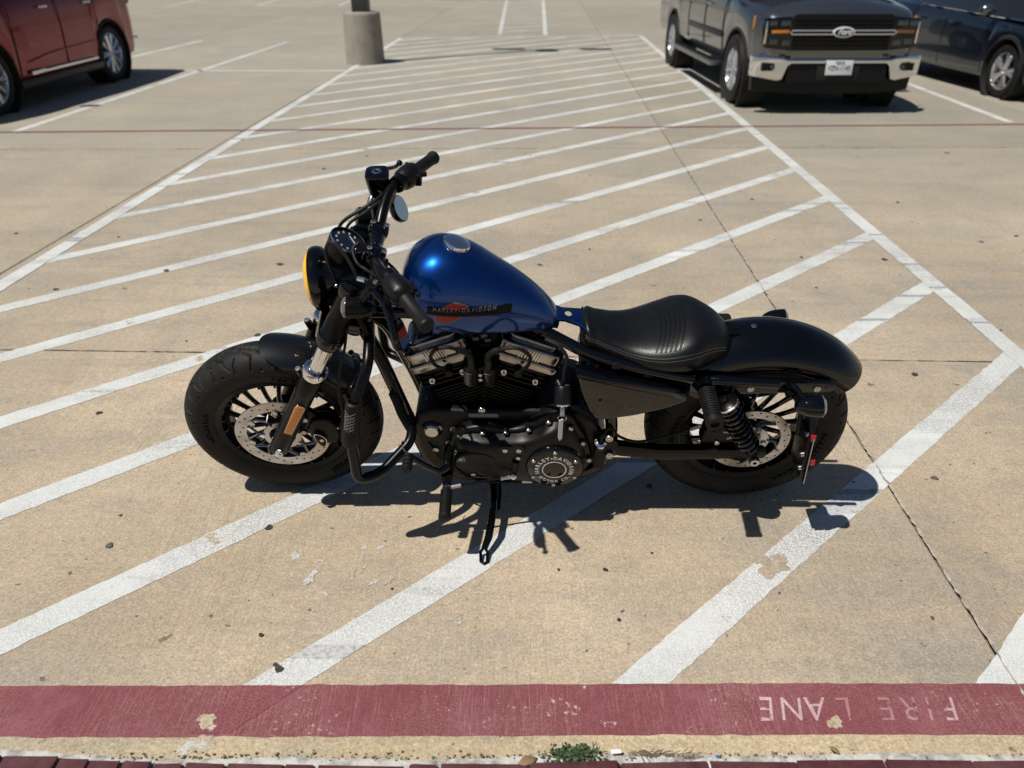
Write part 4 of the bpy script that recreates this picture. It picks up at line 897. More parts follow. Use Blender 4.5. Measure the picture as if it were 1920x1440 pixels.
# side-mounted licence plate and bracket
pb = B().tube([(-.075, .14, .575), (-.098, .165, .52), (-.108, .17, .44)], .010, 10); pb.box((-.118, .19, .41), (.012, .10, .18), Matrix.Rotation(.10, 3, 'Y'), .003)
pbo = pb.build('plate_bracket', 'satin_black', bike)
B().box((-.128, .193, .402), (.003, .112, .20), Matrix.Rotation(.10, 3, 'Y'), .001).build('licence_plate', 'dull_chrome', pbo)
for p in ((-.118, .240, .500), (-.140, .245, .400)): B().box(p, (.014, .012, .024), Matrix.Rotation(.10, 3, 'Y'), .003).build('reflector', 'red_lens', pbo)
for p in ((-.112, .232, .42), (-.108, .226, .50), (-.12, .232, .36)): bolt(p, (1, .2, 0), .008, .010, pbo, 'bolt')
# ---- engine
CR = Vector((.839, 0, .33))
cs_o = [(1.045, .255), (1.060, .36), (1.055, .45), (1.00, .475), (.90, .47), (.84, .475), (.77, .47), (.68, .475), (.56, .47), (.49, .42), (.455, .34), (.47, .24), (.56, .185), (.70, .165), (.90, .165), (1.0, .185)]
ce = B().prism(fillet(cs_o + [cs_o[0]], .02, 3)[:-1], (0, -.01, 0), (1, 0, 0), (0, 0, 1), .26, .015, 3).build('crankcase', 'engine_black', bike)
for p in ((.98, .402), (.955, .335), (1.00, .30), (.938, .398)): bolt((p[0], .118, p[1]), (0, 1, 0), .011, .010, ce, 'dull_chrome')
B().lathe([(0, .012), (.026, .012), (.034, .006), (.036, 0)], (1.005, .118, .392), (0, 1, 0), 24).build('case_plug', 'engine_black', ce)
B().lathe([(0, .006), (.020, .006), (.022, .003), (.024, 0)], (1.005, .130, .392), (.0, 1, 0), 20).build('case_plug', 'dull_chrome', ce)
bolt((.846, .122, .488), (0, 1, 0), .0115, .012, ce, 'dull_chrome')
B().prism(fillet([(-.046, -.008), (.046, -.008), (.046, .008), (-.046, .008), (-.046, -.008)], .008, 4)[:-1], (.842, .126, .462), (1, 0, 0), (0, 0, 1), .006, .001).build('name_plate', 'lettering_grey', ce)
for s, nm in ((1, 'front'), (-1, 'rear')):
    a = R(22) * s; ad = Vector((math.sin(a), 0, math.cos(a))); ac = Vector((math.cos(a), 0, -math.sin(a)))
    cy = B().lathe([(.062, .10), (.062, .30)], CR, ad, 28)
    def fin(z, hu, hv, th, r_):
        ol = fillet([(-hu, -hv), (hu, -hv), (hu, hv), (-hu, hv), (-hu, -hv)], r_, 4)[1:-1]; cy.prism(ol, CR + ad * z, ac, (0, 1, 0), th)
    for k in range(11): fin(.128 + k * .0115, .088 - (.012 if k < 2 else 0), .094, .0035, .035)
    cyo = cy.build('cylinder', 'fin_black', bike, None, 30)
    hd_ = B(); cy = hd_
    hd_.box(CR + ad * .292, (.150, .165, .062), Matrix((ac, Vector((0, 1, 0)), ad)).transposed(), .012)
    for k in range(4): fin(.268 + k * .0145, .098, .096 - .004 * k, .0045, .03)
    ho = hd_.build('cylinder_head', 'fin_black', bike, None, 30)
    for q in (-.05, .05): bolt(CR + ad * .285 + ac * q + Vector((0, .090, 0)), (0, 1, .3), .010, .014, ho, 'chrome')
    B().tube([CR + ad * .305 + ac * (.012 * -s) + Vector((0, .080, 0)), CR + ad * .30 + ac * (.012 * -s) + Vector((0, .112, .004))], [.010, .012], 10).build('spark_plug_boot', 'rubber', ho)
    rk = B()
    for z0, hu, hv, th, r_, off in ((.334, .102, .094, .030, .022, 0), (.372, .098, .090, .042, .030, 0), (.398, .080, .070, .020, .03, 0)):
        ol = fillet([(-hu, -hv), (hu, -hv), (hu, hv), (-hu, hv), (-hu, -hv)], r_, 5)[1:-1]; rk.prism(ol, CR + ad * z0, ac, (0, 1, 0), th, .007, 3)
    rko = rk.build('rocker_cover', 'dull_chrome', bike, None, 40); rko.data.materials[0] = MATS['rocker_chrome']
    for k in range(8): B().box(CR + ad * .372 + ac * (-.028 + k * .0085) + Vector((0, .080, 0)), (.0045, .026, .036), Matrix((ac, Vector((0, 1, 0)), ad)).transposed(), .0015).build('cooling_fin', 'dull_chrome', rko)
    B().box(CR + ad * .404 + Vector((0, .02, 0)) + ac * .02, (.05, .05, .014), Matrix((ac, Vector((0, 1, 0)), ad)).transposed(), .004).build('breather_recess', 'satin_black', rko)
    for q in (-.066, .066): bolt(CR + ad * .406 + ac * q + Vector((0, .045, 0)), ad, .008, .006, rko, 'bolt')
# primary cover
pr_o = [(.905, .424), (.876, .434), (.835, .440), (.808, .437), (.788, .426), (.747, .424), (.706, .440), (.676, .468), (.649, .492), (.615, .504), (.575, .488), (.553, .44), (.523, .382), (.504, .306), (.512, .249), (.545, .205), (.60, .188), (.70, .190), (.773, .200), (.829, .208), (.875, .226), (.925, .260), (.945, .30), (.948, .352), (.935, .40)]
pc_ = B().prism(fillet(pr_o + [pr_o[0]], .018, 3)[:-1], (0, .128, 0), (1, 0, 0), (0, 0, 1), .05, .012, 3)
po_ = pc_.build('primary_cover', 'engine_black', bike, None, 45)
# raised bulge: shrinking outline rounded towards the crown
inner = [(.918, .395), (.87, .405), (.80, .405), (.72, .408), (.675, .432), (.645, .455), (.610, .462), (.578, .44), (.553, .395), (.532, .33), (.535, .26), (.565, .222), (.62, .206), (.72, .214), (.80, .224), (.86, .242), (.905, .275), (.924, .315), (.926, .36)]
ip = fillet(inner + [inner[0]], .03, 4)[:-1]; ccx, ccy = .74, .32; secs = []
for k, (sc2, v) in enumerate(((1.06, .145), (1.02, .160), (.985, .172), (.94, .182), (.88, .189), (.80, .193), (.62, .196), (.30, .197))):
    secs.append([(ccx + (p[0] - ccx) * sc2, v, ccy + (p[1] - ccy) * (sc2 if sc2 < .9 else sc2)) for p in ip])
B().ring(secs).build('primary_dome', 'engine_black', po_, None, 60)
for u_, w_ in ((.911, .392), (.845, .418), (.774, .421), (.704, .435), (.644, .470), (.576, .444), (.536, .379), (.512, .302), (.93, .33), (.88, .226), (.79, .206)):
    B().tube([(u_, .12, w_), (u_, .158, w_)], .0105, 12).build('cover_boss', 'engine_black', po_)
    bolt((u_, .158, w_), (0, 1, .0), .0078, .008, po_, 'bolt')
ds = [(math.cos(a), math.sin(a)) for a in [2 * PI * k / 40 for k in range(40)]]
B().prism([(x_ * .068 * (1 if True else 1), y_ * .047) for x_, y_ in ds], (.866, .186, .322), (-1, 0, 0), (0, 0, -1), .026, .008, 3).build('primary_oval', 'engine_black', po_)
B().prism(fillet([(-.040, -.017), (.040, -.017), (.040, .017), (-.040, .017), (-.040, -.017)], .016, 5)[1:-1], (.754, .197, .386), (-1, 0, 0), (0, 0, 1), .008, .002).build('inspection_plate', 'engine_black', po_)
for u_ in (.775, .733): bolt((u_, .201, .386), (0, 1, 0), .008, .004, po_, 'bolt')
for p in ((.735, .350), (.742, .326)): bolt((p[0], .197, p[1]), (0, 1, 0), .0075, .006, po_, 'bolt')
# derby cover
dc = (.623, .200, .312)
dbo = B().lathe([(.090, -.012), (.088, .002), (.0855, .0065), (.080, .009), (.050, .0125), (.0385, .0130), (.037, .0122), (.034, .0130), (0, .0136)], dc, (0, 1, 0), 64).build('derby_cover', 'gloss_black', po_)
B().lathe([(.0345, .0136), (.0355, .0142), (.0372, .0142), (.0382, .0134)], dc, (0, 1, 0), 56).build('derby_ring', 'emblem_silver', po_)
for k in range(6): a = PI * k / 3 + PI / 2; bolt((dc[0] + .0745 * math.cos(a), dc[1] + .0092, dc[2] + .0745 * math.sin(a)), (0, 1, 0), .0062, .0045, po_, 'bolt')
me = arc_text('HARLEY-DAVIDSON', (dc[0], 0, dc[2]), .0535, 0.02, .0170, dc[1] + .0135, step=1.22, bold=.0006); link('lettering', me, 'emblem_silver', po_, 0)
me = arc_text('MOTOR CO.', (dc[0], 0, dc[2]), .0545, PI, .0145, dc[1] + .0135, step=1.25, bold=.0004, flip=True); link('lettering', me, 'emblem_silver', po_, 0)
# coil pack and plug wires
b_ = B().box((.846, .112, .628), (.072, .030, .058), None, .008)
for s in (1, -1):
    b_.lathe([(0, .032), (.019, .030), (.0215, .024), (.0215, -.03), (.018, -.036), (0, -.036)], (.846 + s * .026, .122, .628), (0, 0, 1), 20)
    for k in range(7): b_.lathe([(.021, 0), (.0235, .001), (.0235, .003), (.021, .004)], (.846 + s * .026, .122, .600 + k * .007), (0, 0, 1), 20)
    b_.tube([(.846 + s * .024, .128, .655), (.846 + s * .024, .132, .695)], [.012, .0105], 12)
cl = b_.build('ignition_coil', 'plastic_black', bike)
for z in (.632, .614): bolt((.846, .128, z), (0, 1, 0), .006, .005, cl, 'bolt')
cable([(.870, .132, .69), (.880, .145, .728), (.90, .152, .745), (.93, .16, .761), (.964, .16, .753), (.982, .15, .715), (.973, .13, .668), (.951, .11, .635)], .0056, 'rubber', None, 'plug_wire')
cable([(.822, .132, .69), (.812, .145, .728), (.79, .152, .746), (.755, .16, .762), (.724, .16, .754), (.702, .15, .719), (.708, .13, .671), (.727, .11, .632)], .0056, 'rubber', None, 'plug_wire')
for s in (1, -1): B().tube(spline([(.846 + s * .024, .132, .690), (.846 + s * .026, .138, .712), (.846 + s * .040, .148, .736), (.846 + s * .060, .153, .748)], 5), .0092, 10).build('wire_boot', 'rubber', bike)
# intake and carburation between the heads; air cleaner on the far side
B().box((.842, .02, .70), (.10, .07, .06), None, .014).build('throttle_body', 'satin_black', bike)
for p in ((.86, .062, .712), (.835, .064, .725), (.825, .06, .705)): B().box(p, (.018, .006, .012), Matrix.Rotation(random.uniform(-.6, .6), 3, 'Y'), .002).build('linkage_bracket', 'lettering_grey', bike)
B().lathe([(0, .028), (.06, .026), (.090, .016), (.094, 0), (.094, -.03), (0, -.03)], (.86, -.165, .62), (0, -1, 0), 36).build('air_cleaner', 'gloss_black', bike)
B().box((.842, -.085, .60), (.24, .05, .24), None, .03).build('air_cleaner_backplate', 'satin_black', bike)
B().box((.842, .01, .60), (.10, .12, .12), None, .03).build('intake_manifold', 'fin_black', bike)
# exhaust on the far side
ex1 = fillet([(.995, -.05, .60), (1.02, -.13, .56), (1.00, -.16, .40), (.90, -.175, .26), (.62, -.185, .25), (.42, -.19, .27)], .07, 6); ex2 = fillet([(.70, -.05, .58), (.66, -.13, .56), (.62, -.16, .45), (.55, -.175, .36), (.42, -.185, .345)], .05, 6)
for p, e in ((ex1, ((.42, -.19, .27), (-.14, -.20, .29))), (ex2, ((.42, -.185, .345), (-.06, -.20, .375)))):
    B().tube(p, .022, 14).build('exhaust_pipe', 'satin_black', bike); B().lathe([(.024, 0), (.034, .03), (.038, .06), (.038, .52), (.032, .56), (.026, .56), (.026, .5), (0, .5)], e[0], Vector(e[1]) - Vector(e[0]), 24).build('muffler', 'satin_black', bike)
# rear transmission corner: bolts, rubber flap, plugs
B().box((.478, .140, .292), (.034, .012, .10), None, .003).build('rubber_flap', 'rubber', bike)
B().lathe([(.010, .02), (.019, .018), (.021, 0), (.019, -.015)], (.479, .140, .352), (0, .35, .94), 18).build('filler_neck', 'chrome', bike)
for p in ((.455, .393), (.448, .314)):
    B().tube([(p[0], .12, p[1]), (p[0], .148, p[1])], .013, 14).build('pivot_boss', 'satin_black', bike); bolt((p[0], .148, p[1]), (0, 1, .1), .0125, .010, bike, 'bolt')
# ---- controls: engine guard, forward control, shifter, stand
for s in (1, -1):
    gp = fillet([(1.165, s * .05, .745), (1.152, s * .13, .762), (1.148, s * .205, .730), (1.188, s * .268, .640), (1.212, s * .288, .530), (1.214, s * .296, .350), (1.150, s * .262, .345), (1.060, s * .16, .39), (1.075, s * .10, .44)], .035, 7)
    go = B().tube(gp, .0158, 16).build('engine_guard', 'satin_black', bike)
    pa, pb_ = Vector((1.187, s * .269, .655)), Vector((1.213, s * .292, .505)); d_ = (pb_ - pa).normalized(); L_ = (pb_ - pa).length
    pad = B().lathe([(.0158, 0), (.0225, .004), (.0235, .02), (.0245, L_ * .55), (.0285, L_ * .75), (.0285, L_ * .9), (.024, L_ * .98), (.0158, L_)], pa, d_, 20).build('foot_rest_pad', 'rubber', go)
    kn = B()
    for k in range(6):
        for q in (-1, 1):
            path = []
            for t_ in np.linspace(0, 1, 6):
                a = PI / 2 * s + (-.9 + 1.8 * (t_ if q > 0 else 1 - t_)) * .8 + .3; z = .025 + k * .011 + t_ * .022
                ex, ey, ed = frame(d_, (0, 1, 0)); path.append(pa + d_ * z + (ex * math.cos(a) + ey * math.sin(a)) * (.0237 + .0012 * z / L_))
            kn.tube(path, .0011, 5)
    kn.build('pad_knurl', 'lettering_grey', go)
    # rider peg
    pm_ = B().tube([(.955, s * .12, .31), (.955, s * .20, .318), (.955, s * .245, .285)], [.016, .016, .013], 12); pm_.box((.955, s * .225, .30), (.034, .05, .034), None, .006)
    pmo = pm_.build('peg_mount', 'satin_black', bike)
    B().box((.955, s * .256, .276), (.026, .024, .034), None, .006).build('peg_clevis', 'chrome', pmo)
    prf = [(0, 0), (.013, 0)]; z = .003
    for k in range(12): prf += [(.0185, z), (.0185, z + .0042), (.0162, z + .0052), (.0162, z + .0072)]; z += .0076
    prf += [(.019, z), (.019, z + .012), (.012, z + .016), (0, z + .016)]
    B().lathe(prf, (.955, s * .268, .274), (-.02, s * 1.0, -.02), 20).build('peg', 'rubber', pmo)
# shifter
sh = B().tube(fillet([(.952, .225, .335), (.972, .245, .332), (1.012, .250, .365), (1.045, .250, .395), (1.062, .250, .415)], .015, 4), [.012, .012, .011, .010, .009, .009, .009, .009, .009, .009, .009, .009, .009, .009, .009, .009, .009][:len(fillet([(.952, .225, .335), (.972, .245, .332), (1.012, .250, .365), (1.045, .250, .395), (1.062, .250, .415)], .015, 4))], 10)
sho = sh.build('shift_lever', 'gloss_black', bike)
prf = [(0, 0), (.010, 0)]; z = .002
for k in range(4): prf += [(.0155, z), (.0155, z + .010), (.0120, z + .0115), (.0120, z + .0135)]; z += .0145
prf += [(.011, z), (0, z)]
B().lathe(prf, (1.060, .252, .418), (0, 1, -.05), 14).build('shift_peg', 'rubber', sho)
B().tube(spline([(1.072, .20, .42), (1.082, .215, .435), (1.080, .235, .44), (1.068, .25, .428)], 5), .0018, 5).build('key_ring', 'dull_chrome', sho)
B().tube([(.951, .26, .278), (.752, .212, .279)], .0042, 8).build('shift_rod', 'satin_black', sho)
for a_, b2 in (((.945, .259, .278), (.912, .251, .279)), ((.790, .221, .279), (.752, .213, .279))): B().tube([a_, b2], .0075, 8).build('rod_end', 'bolt', sho)
B().ball((.750, .213, .279), .012).build('ball_joint', 'chrome', sho); B().tube([(.750, .200, .275), (.742, .198, .335)], [.010, .012], 10).build('shift_arm', 'satin_black', sho)
cable([(.96, .14, .27), (.92, .15, .22), (.878, .15, .187), (.817, .15, .176), (.708, .15, .181), (.66, .14, .2)], .0055, 'rubber')
B().tube([(.722, .15, .181), (.690, .15, .182)], .0085, 8).build('hose_fitting', 'dull_chrome', bike)
cable([(1.02, .12, .33), (.99, .13, .27), (.955, .14, .235), (.93, .14, .23)], .004)
# side stand
sg = B().tube([(.825, .085, .135), (.818, .14, .112), (.815, .22, .127), (.820, .295, .142), (.826, .335, .126), (.838, .372, .118)], [.015, .0135, .0125, .0125, .0125, .0105], 10, flat=.75)
foot = [Vector(p) for p in ((.838, .366, .119), (.828, .376, .104), (.828, .408, .100), (.838, .416, .1015), (.848, .408, .102), (.850, .376, .106), (.838, .366, .119))]
sg.tube([tuple(p) for p in foot], .0052, 8)
sg.tube([(.800, .09, .128), (.797, .14, .106), (.800, .205, .104), (.812, .225, .120)], .0065, 8); sg.box((.815, .09, .14), (.06, .04, .05), None, .008)
sg.build('side_stand', 'gloss_black', bike)
cable([(.606, .140, .600), (.604, .138, .66), (.598, .13, .70), (.62, .11, .725), (.66, .09, .735)], .0055)
# ignition switch, key, ring and tag
kd = Vector((0, .55, -.83)).normalized(); kc = Vector((.606, .140, .598))
ks = B().lathe([(0, -.006), (.020, -.004), (.0245, .004), (.0255, .03), (.0255, .048), (.0215, .052)], kc, kd, 28); ks.tube([(.62, .118, .60), kc + kd * .012], .010, 10); kso = ks.build('ignition_switch', 'plastic_black', bike)
B().lathe([(.022, .049), (.0215, .055), (.016, .060), (.008, .0615), (0, .061)], kc, kd, 28).build('switch_face', 'chrome', kso)
B().prism([(-.0065, -.012), (.0065, -.012), (.0065, .014), (-.0065, .014)], kc + kd * .074, (1, 0, 0), tuple(kd), .0022, .0005).build('key', 'bolt', kso)
rp = kc + kd * .084 + Vector((0, .004, -.010)); B().tube([rp + Vector((math.cos(a) * .0125, 0, math.sin(a) * .0125)) for a in np.linspace(0, 2 * PI, 25)], .0012, 6).build('key_ring', 'dull_chrome', kso)
B().prism(fillet([(-.0068, 0), (.0068, -.002), (.0068, -.080), (.002, -.094), (-.0068, -.086), (-.0068, 0)], .002, 2)[:-1], rp + Vector((.003, .003, -.002)), (.92, .38, 0), (.0, .02, 1), .0016).build('key_tag', 'tag_white', kso)
# ================================================= vehicles, lamp post and small litter
M('truck_grey', (0.125, 0.135, 0.150), 0.22, metal=0.85, coat=1.0)
M('suv_red', (0.190, 0.002, 0.009), 0.28, metal=0.65, coat=0.55)
M('sedan_navy', (0.008, 0.015, 0.028), 0.25, metal=0.5, coat=1.0)
M('glass_dark', (0.01, 0.012, 0.014), 0.03, coat=1.0)
M('wheel_silver', (0.74, 0.74, 0.75), 0.24, metal=0.9)
M('dim_amber', (0.16, 0.06, 0.02), 0.2, coat=0.5)  # shaded copy of amber: one indicator's dimness is put into its colour
M('lamp_clear', (0.018, 0.02, 0.024), 0.06, coat=1.0)
M('plate_white', (0.62, 0.64, 0.66), 0.4)
M('plate_ink', (0.06, 0.06, 0.08), 0.5)
M('black_trim', (0.005, 0.005, 0.0055), 0.35, spec=0.25)
M('under_black', (0.006, 0.006, 0.006), 0.8)
M('board_alu', (0.30, 0.30, 0.30), 0.35, metal=0.9)
M('pole_bronze', (0.030, 0.028, 0.027), 0.45)
M('base_concrete', (0.29, 0.26, 0.215), 0.9, vary=(5, (0.20, 0.18, 0.15), 0.9), bump=(70, 0.5, 0.01))

def car_wheel(root, x, y, r, wdt, n, twin, rimr, side):
    c = (x, y, r); ax = (0, side, 0)
    h = wdt / 2
    ro = B().lathe([(rimr, h * .86), (rimr * .97, h * .88), (rimr * .93, h * .74), (rimr * .90, -h * .4), (rimr * .90, -h * .9), (rimr, -h * .9)], c, ax, 48, closed=True).build('wheel', 'wheel_silver', root)
    B().lathe([(rimr, h * .84), (rimr * 1.03, h * .95), (r * .90, h * 1.0), (r * .965, h * .92), (r * .995, h * .72), (r, h * .4), (r, -h * .4), (r * .995, -h * .72), (r * .90, -h), (rimr, -h * .9)], c, ax, 56).build('tyre', 'tyre', ro)
    B().lathe([(rimr * .92, -h * .2), (0, -h * .2)], c, ax, 30).build('wheel_shade_disc', 'under_black', ro)  # dark disc standing in for the shade behind the spokes
    B().lathe([(0, h * .70), (rimr * .12, h * .70), (rimr * .2, h * .62), (rimr * .22, 0)], c, ax, 24).build('hub_cap', 'wheel_silver', ro)
    for k in range(n):
        for s in ((-1, 1) if twin else (0,)):
            a0 = 2 * PI * k / n + s * .05; a1 = 2 * PI * k / n + s * twin
            p = lambda rr, a, o: Vector((x + rr * math.cos(a), y + side * o, r + rr * math.sin(a)))
            w0 = rimr * (.075 if n > 8 else .12); B().tube([p(rimr * .12, a0, h * .62), p(rimr * .5, (a0 + a1) / 2, h * .70), p(rimr * .93, a1, h * .76)], [w0 * 1.1, w0 * .9, w0], 6).build('spoke', 'wheel_silver', ro)
    return ro
ROWS = [(0.0, .955), (.06, .975), (.16, .985), (.32, .996), (.46, 1.0), (.60, .998), (.72, .985), (.80, .978), (.88, .960), (.95, .935), (1.0, .895)]
def car_body(root, X, HW, ZS, ZC, sill, arches, mat, name='body', rows=ROWS):
    xs = sorted(set(list(np.arange(X[0], X[-1], .035)) + list(X) + [a[0] + a[1] * math.sin(q) for a in arches for q in np.linspace(-PI / 2, PI / 2, 25)]))
    secs = []
    for x in xs:
        hw = float(np.interp(x, X, HW)); zs = float(smooth_inter(X, ZS, x)); zc = float(smooth_inter(X, ZC, x)); zb = float(np.interp(x, X, sill)) if isinstance(sill, (list, tuple)) else sill
        for xa, ra, za in arches:
            if abs(x - xa) < ra: zb = max(zb, za + math.sqrt(max(0, ra * ra - (x - xa) ** 2)))
        flare = sum(.018 * math.exp(-((abs(x - xa) / (ra * 1.02)) ** 6)) for xa, ra, za in arches)
        left = []
        for t, f in rows:
            z = zb + (zs - zb) * t; left.append((x, (hw * f + flare * (1 - t)), z))
        for f in (.84, .74, .55, .3): left.append((x, hw * f, zs + (zc - zs) * (1 - (f / .895) ** 2.2)))
        loop = left + [(x, 0, zc)] + [(p[0], -p[1], p[2]) for p in left[::-1]]
        secs.append(loop)
    return B().ring(secs).build(name, mat, root, None, 30)
def greenhouse(root, X, W0, Z0, W1, Z1, mat, paint):
    secs = []
    for x, w0, z0, w1, z1 in zip(X, W0, Z0, W1, Z1):
        left = [(x, w0 + (w1 - w0) * t, z0 + (z1 - z0) * t) for t in (0, .25, .5, .75, .92)] + [(x, w1 * .9, z1), (x, w1 * .5, z1 + .02)]
        secs.append(left + [(x, 0, z1 + .025)] + [(p[0], -p[1], p[2]) for p in left[::-1]])
    g = B().ring(secs).build('greenhouse', 'glass_dark', root, None, 40)
    secs = []
    for x, w0, z0, w1, z1 in list(zip(X, W0, Z0, W1, Z1))[1:-1]:
        secs.append([(x, w1 * 1.02, z1 - .05), (x, w1 * .95, z1 + .012), (x, w1 * .5, z1 + .034), (x, -w1 * .5, z1 + .034), (x, -w1 * .95, z1 + .012), (x, -w1 * 1.02, z1 - .05)])
    B().ring(secs).build('roof', paint, root, None, 40)
def vehicle(name, label, cat, x, y, rz, s):
    return thing(name, label, cat, Matrix.Translation((x, y, 0.006)) @ Matrix.Rotation(rz, 4, 'Z') @ Matrix.Scale(s, 4))
def seam(root, path, r=.006, mat='under_black', name='panel_gap'): return B().tube(path, r, 5).build(name, mat, root)

# ---- grey pickup
T = vehicle('pickup_truck', 'grey metallic pickup truck with chrome front bumper and oval grille emblem', 'truck', 3.66, 10.22, R(-90 + 1.5), .965)
arch = [(0, .50, .42), (-3.70, .50, .42)]
tX = [-4.90, -4.85, -4.2, -3.0, -1.0, -.6, .0, .45, .62, .74, .80, .835]
car_body(T, tX, [.96, .985, .99, .99, .985, .985, .985, .965, .94, .90, .86, .80], [1.30, 1.32, 1.33, 1.33, 1.32, 1.30, 1.24, 1.185, 1.16, 1.12, 1.08, 1.04], [1.31, 1.33, 1.34, 1.36, 1.40, 1.39, 1.35, 1.30, 1.27, 1.22, 1.16, 1.10], [.55] * 10 + [.60, .62], arch, 'truck_grey')
B().box((-1.8, 0, .50), (5.0, 1.5, .22), None, .03).build('underbody', 'under_black', T)
greenhouse(T, [-2.62, -2.50, -1.4, -.35, .02], [.90, .91, .92, .91, .86], [1.32, 1.32, 1.32, 1.31, 1.30], [.70, .74, .76, .72, .70], [1.40, 1.88, 1.93, 1.88, 1.42], 'glass_dark', 'truck_grey')
for sy in (1, -1):
    car_wheel(T, 0, sy * .86, .405, .275, 6, .16, .255, sy); car_wheel(T, -3.70, sy * .86, .405, .275, 6, .16, .255, sy)
    for xa in (0, -3.70): B().lathe([(.50, -.10), (.515, 0.012), (.49, .018), (.485, -.30)], (xa, sy * .965, .42), (0, sy, 0), 48).build('wheel_arch_liner', 'under_black', T)
    rbp = B().box((-1.85, sy * 1.02, .435), (2.35, .17, .06), None, .02).build('running_board', 'board_alu', T); B().box((-1.85, sy * 1.02, .468), (2.25, .12, .008)).build('board_tread', 'black_trim', rbp)
    for xs_ in (-.62, -1.62, -2.60): seam(T, [(xs_, sy * .972, .60), (xs_, sy * .992, .90), (xs_, sy * .985, 1.12), (xs_ - .01, sy * .93, 1.29)])
    B().box((-1.60, sy * .995, .80), (1.96, .014, .075), None, .005).build('door_moulding', 'black_trim', T)
    for xs_ in (-1.42, -2.42): B().box((xs_, sy * .985, 1.13), (.20, .045, .032), None, .012).build('door_handle', 'dull_chrome', T)
    B().box((-.50, sy * 1.10, 1.42), (.13, .22, .20), None, .04).build('wing_mirror', 'black_trim', T)
    B().box((.58, sy * .955, 1.03), (.016, .02, .14), None, .004).build('side_marker', 'amber', T)
    # headlight cluster
    hl_ = B().prism(fillet([(.56, .745), (.88, .775), (.925, .93), (.905, 1.085), (.60, 1.105), (.57, .93), (.56, .745)], .03, 3)[:-1], (.815, 0, 0), (0, sy, 0), (0, 0, 1), .10, .015)
    hl_.v = [(p[0] - .16 * max(0, abs(p[1]) - .62) ** 1.3, p[1], p[2]) for p in hl_.v]; ho_ = hl_.build('headlight', 'gloss_black', T)
    def lampbit(y0, y1, z0, z1, mat, nm, dx=.872):
        b_ = B().box((dx - .16 * max(0, (y0 + y1) / 2 - .62) ** 1.3, sy * (y0 + y1) / 2, (z0 + z1) / 2), (.014, y1 - y0, z1 - z0), Matrix.Rotation(sy * -.10, 3, 'Z'), .004); b_.build(nm, mat, ho_)
    lampbit(.60, .83, .932, .966, 'dim_amber' if sy > 0 else 'amber', 'indicator_lamp'); lampbit(.62, .74, 1.01, 1.07, 'lamp_clear', 'lamp_lens'); lampbit(.77, .86, 1.01, 1.07, 'lamp_clear', 'lamp_lens'); lampbit(.60, .70, .80, .87, 'lamp_clear', 'lamp_lens'); lampbit(.74, .84, .81, .88, 'lamp_clear', 'lamp_lens')
    lampbit(.875, .895, .82, 1.06, 'chrome', 'lamp_edge', .868)
# grille
g = B().prism(fillet([(-.60, .745), (.60, .745), (.62, 1.06), (.56, 1.13), (-.56, 1.13), (-.62, 1.06), (-.60, .745)], .04, 3)[:-1], (.825, 0, 0), (0, 1, 0), (0, 0, 1), .07, .012).build('grille', 'black_trim', T)
for z in (.790, .835, .880, 1.005, 1.045, 1.085): B().box((.868, 0, z), (.03, 1.12, .020), Matrix.Rotation(.35, 3, 'Y'), .004).build('grille_slat', 'black_trim', g)
for z in (.965, .925):
    for sy in (1, -1): B().box((.884, sy * .33, z), (.022, .54, .018), None, .006).build('grille_bar', 'chrome', g)
for sy in (1, -1): B().tube(spline([(.884, sy * .595, .965), (.884, sy * .612, .945), (.884, sy * .595, .925)], 4), .010, 8).build('grille_bar', 'chrome', g)
def oval(a, b, n=40): return [(a * math.cos(2 * PI * k / n), b * math.sin(2 * PI * k / n)) for k in range(n)]
B().prism(oval(.128, .058), (.895, 0, .945), (0, 1, 0), (0, 0, 1), .022, .006).build('emblem', 'plate_white', g)
B().prism(oval(.108, .042), (.903, 0, .945), (0, 1, 0), (0, 0, 1), .012, .002).build('emblem', 'emblem_black', g)
me = text_mesh('Ford', .088, extrude=.001, shear=.35, bold=.003, spacing=.92); me.transform(Matrix(((0, 0, 1, .9105), (1, 0, 0, .004), (0, 1, 0, .948), (0, 0, 0, 1)))); link('lettering', me, 'plate_white', g, 0)
# chrome bumper with a dark centre
def bend(b_): b_.v = [(p[0] - .13 * max(0, abs(p[1]) - .45) ** 1.8 * 1.9, p[1], p[2]) for p in b_.v]; return b_
bo = [(-1.0, .46)]
bo = [(-.99, .47), (-.70, .425), (-.645, .44), (-.60, .585), (-.56, .615), (.56, .615), (.60, .585), (.645, .44), (.70, .425), (.99, .47), (1.0, .69), (.66, .675), (.61, .655), (-.61, .655), (-.66, .675), (-1.0, .69)]
fine = []
for a, b in zip(bo, bo[1:] + bo[:1]):
    n = max(1, int(math.hypot(b[0] - a[0], b[1] - a[1]) / .06))
    fine += [(a[0] + (b[0] - a[0]) * k / n, a[1] + (b[1] - a[1]) * k / n) for k in range(n)]
bm_ = bend(B().prism(fine, (.87, 0, 0), (0, 1, 0), (0, 0, 1), .13, .014)).build('bumper', 'chrome', T, None, 35)
bend(B().prism([(-.60, .40), (.60, .40), (.58, .612), (-.58, .612)], (.865, 0, 0), (0, 1, 0), (0, 0, 1), .10, .01)).build('bumper_insert', 'black_trim', bm_)
B().box((.925, 0, .51), (.01, .50, .15), None, .003).build('air_slot', 'under_black', bm_)
bend(B().prism([(x_, z_) for x_, z_ in [(-.95, .30), (-.5, .27), (0, .265), (.5, .27), (.95, .30), (.96, .46), (.5, .43), (0, .43), (-.5, .43), (-.96, .46)]], (.80, 0, 0), (0, 1, 0), (0, 0, 1), .10, .02)).build('front_valance', 'black_trim', T)
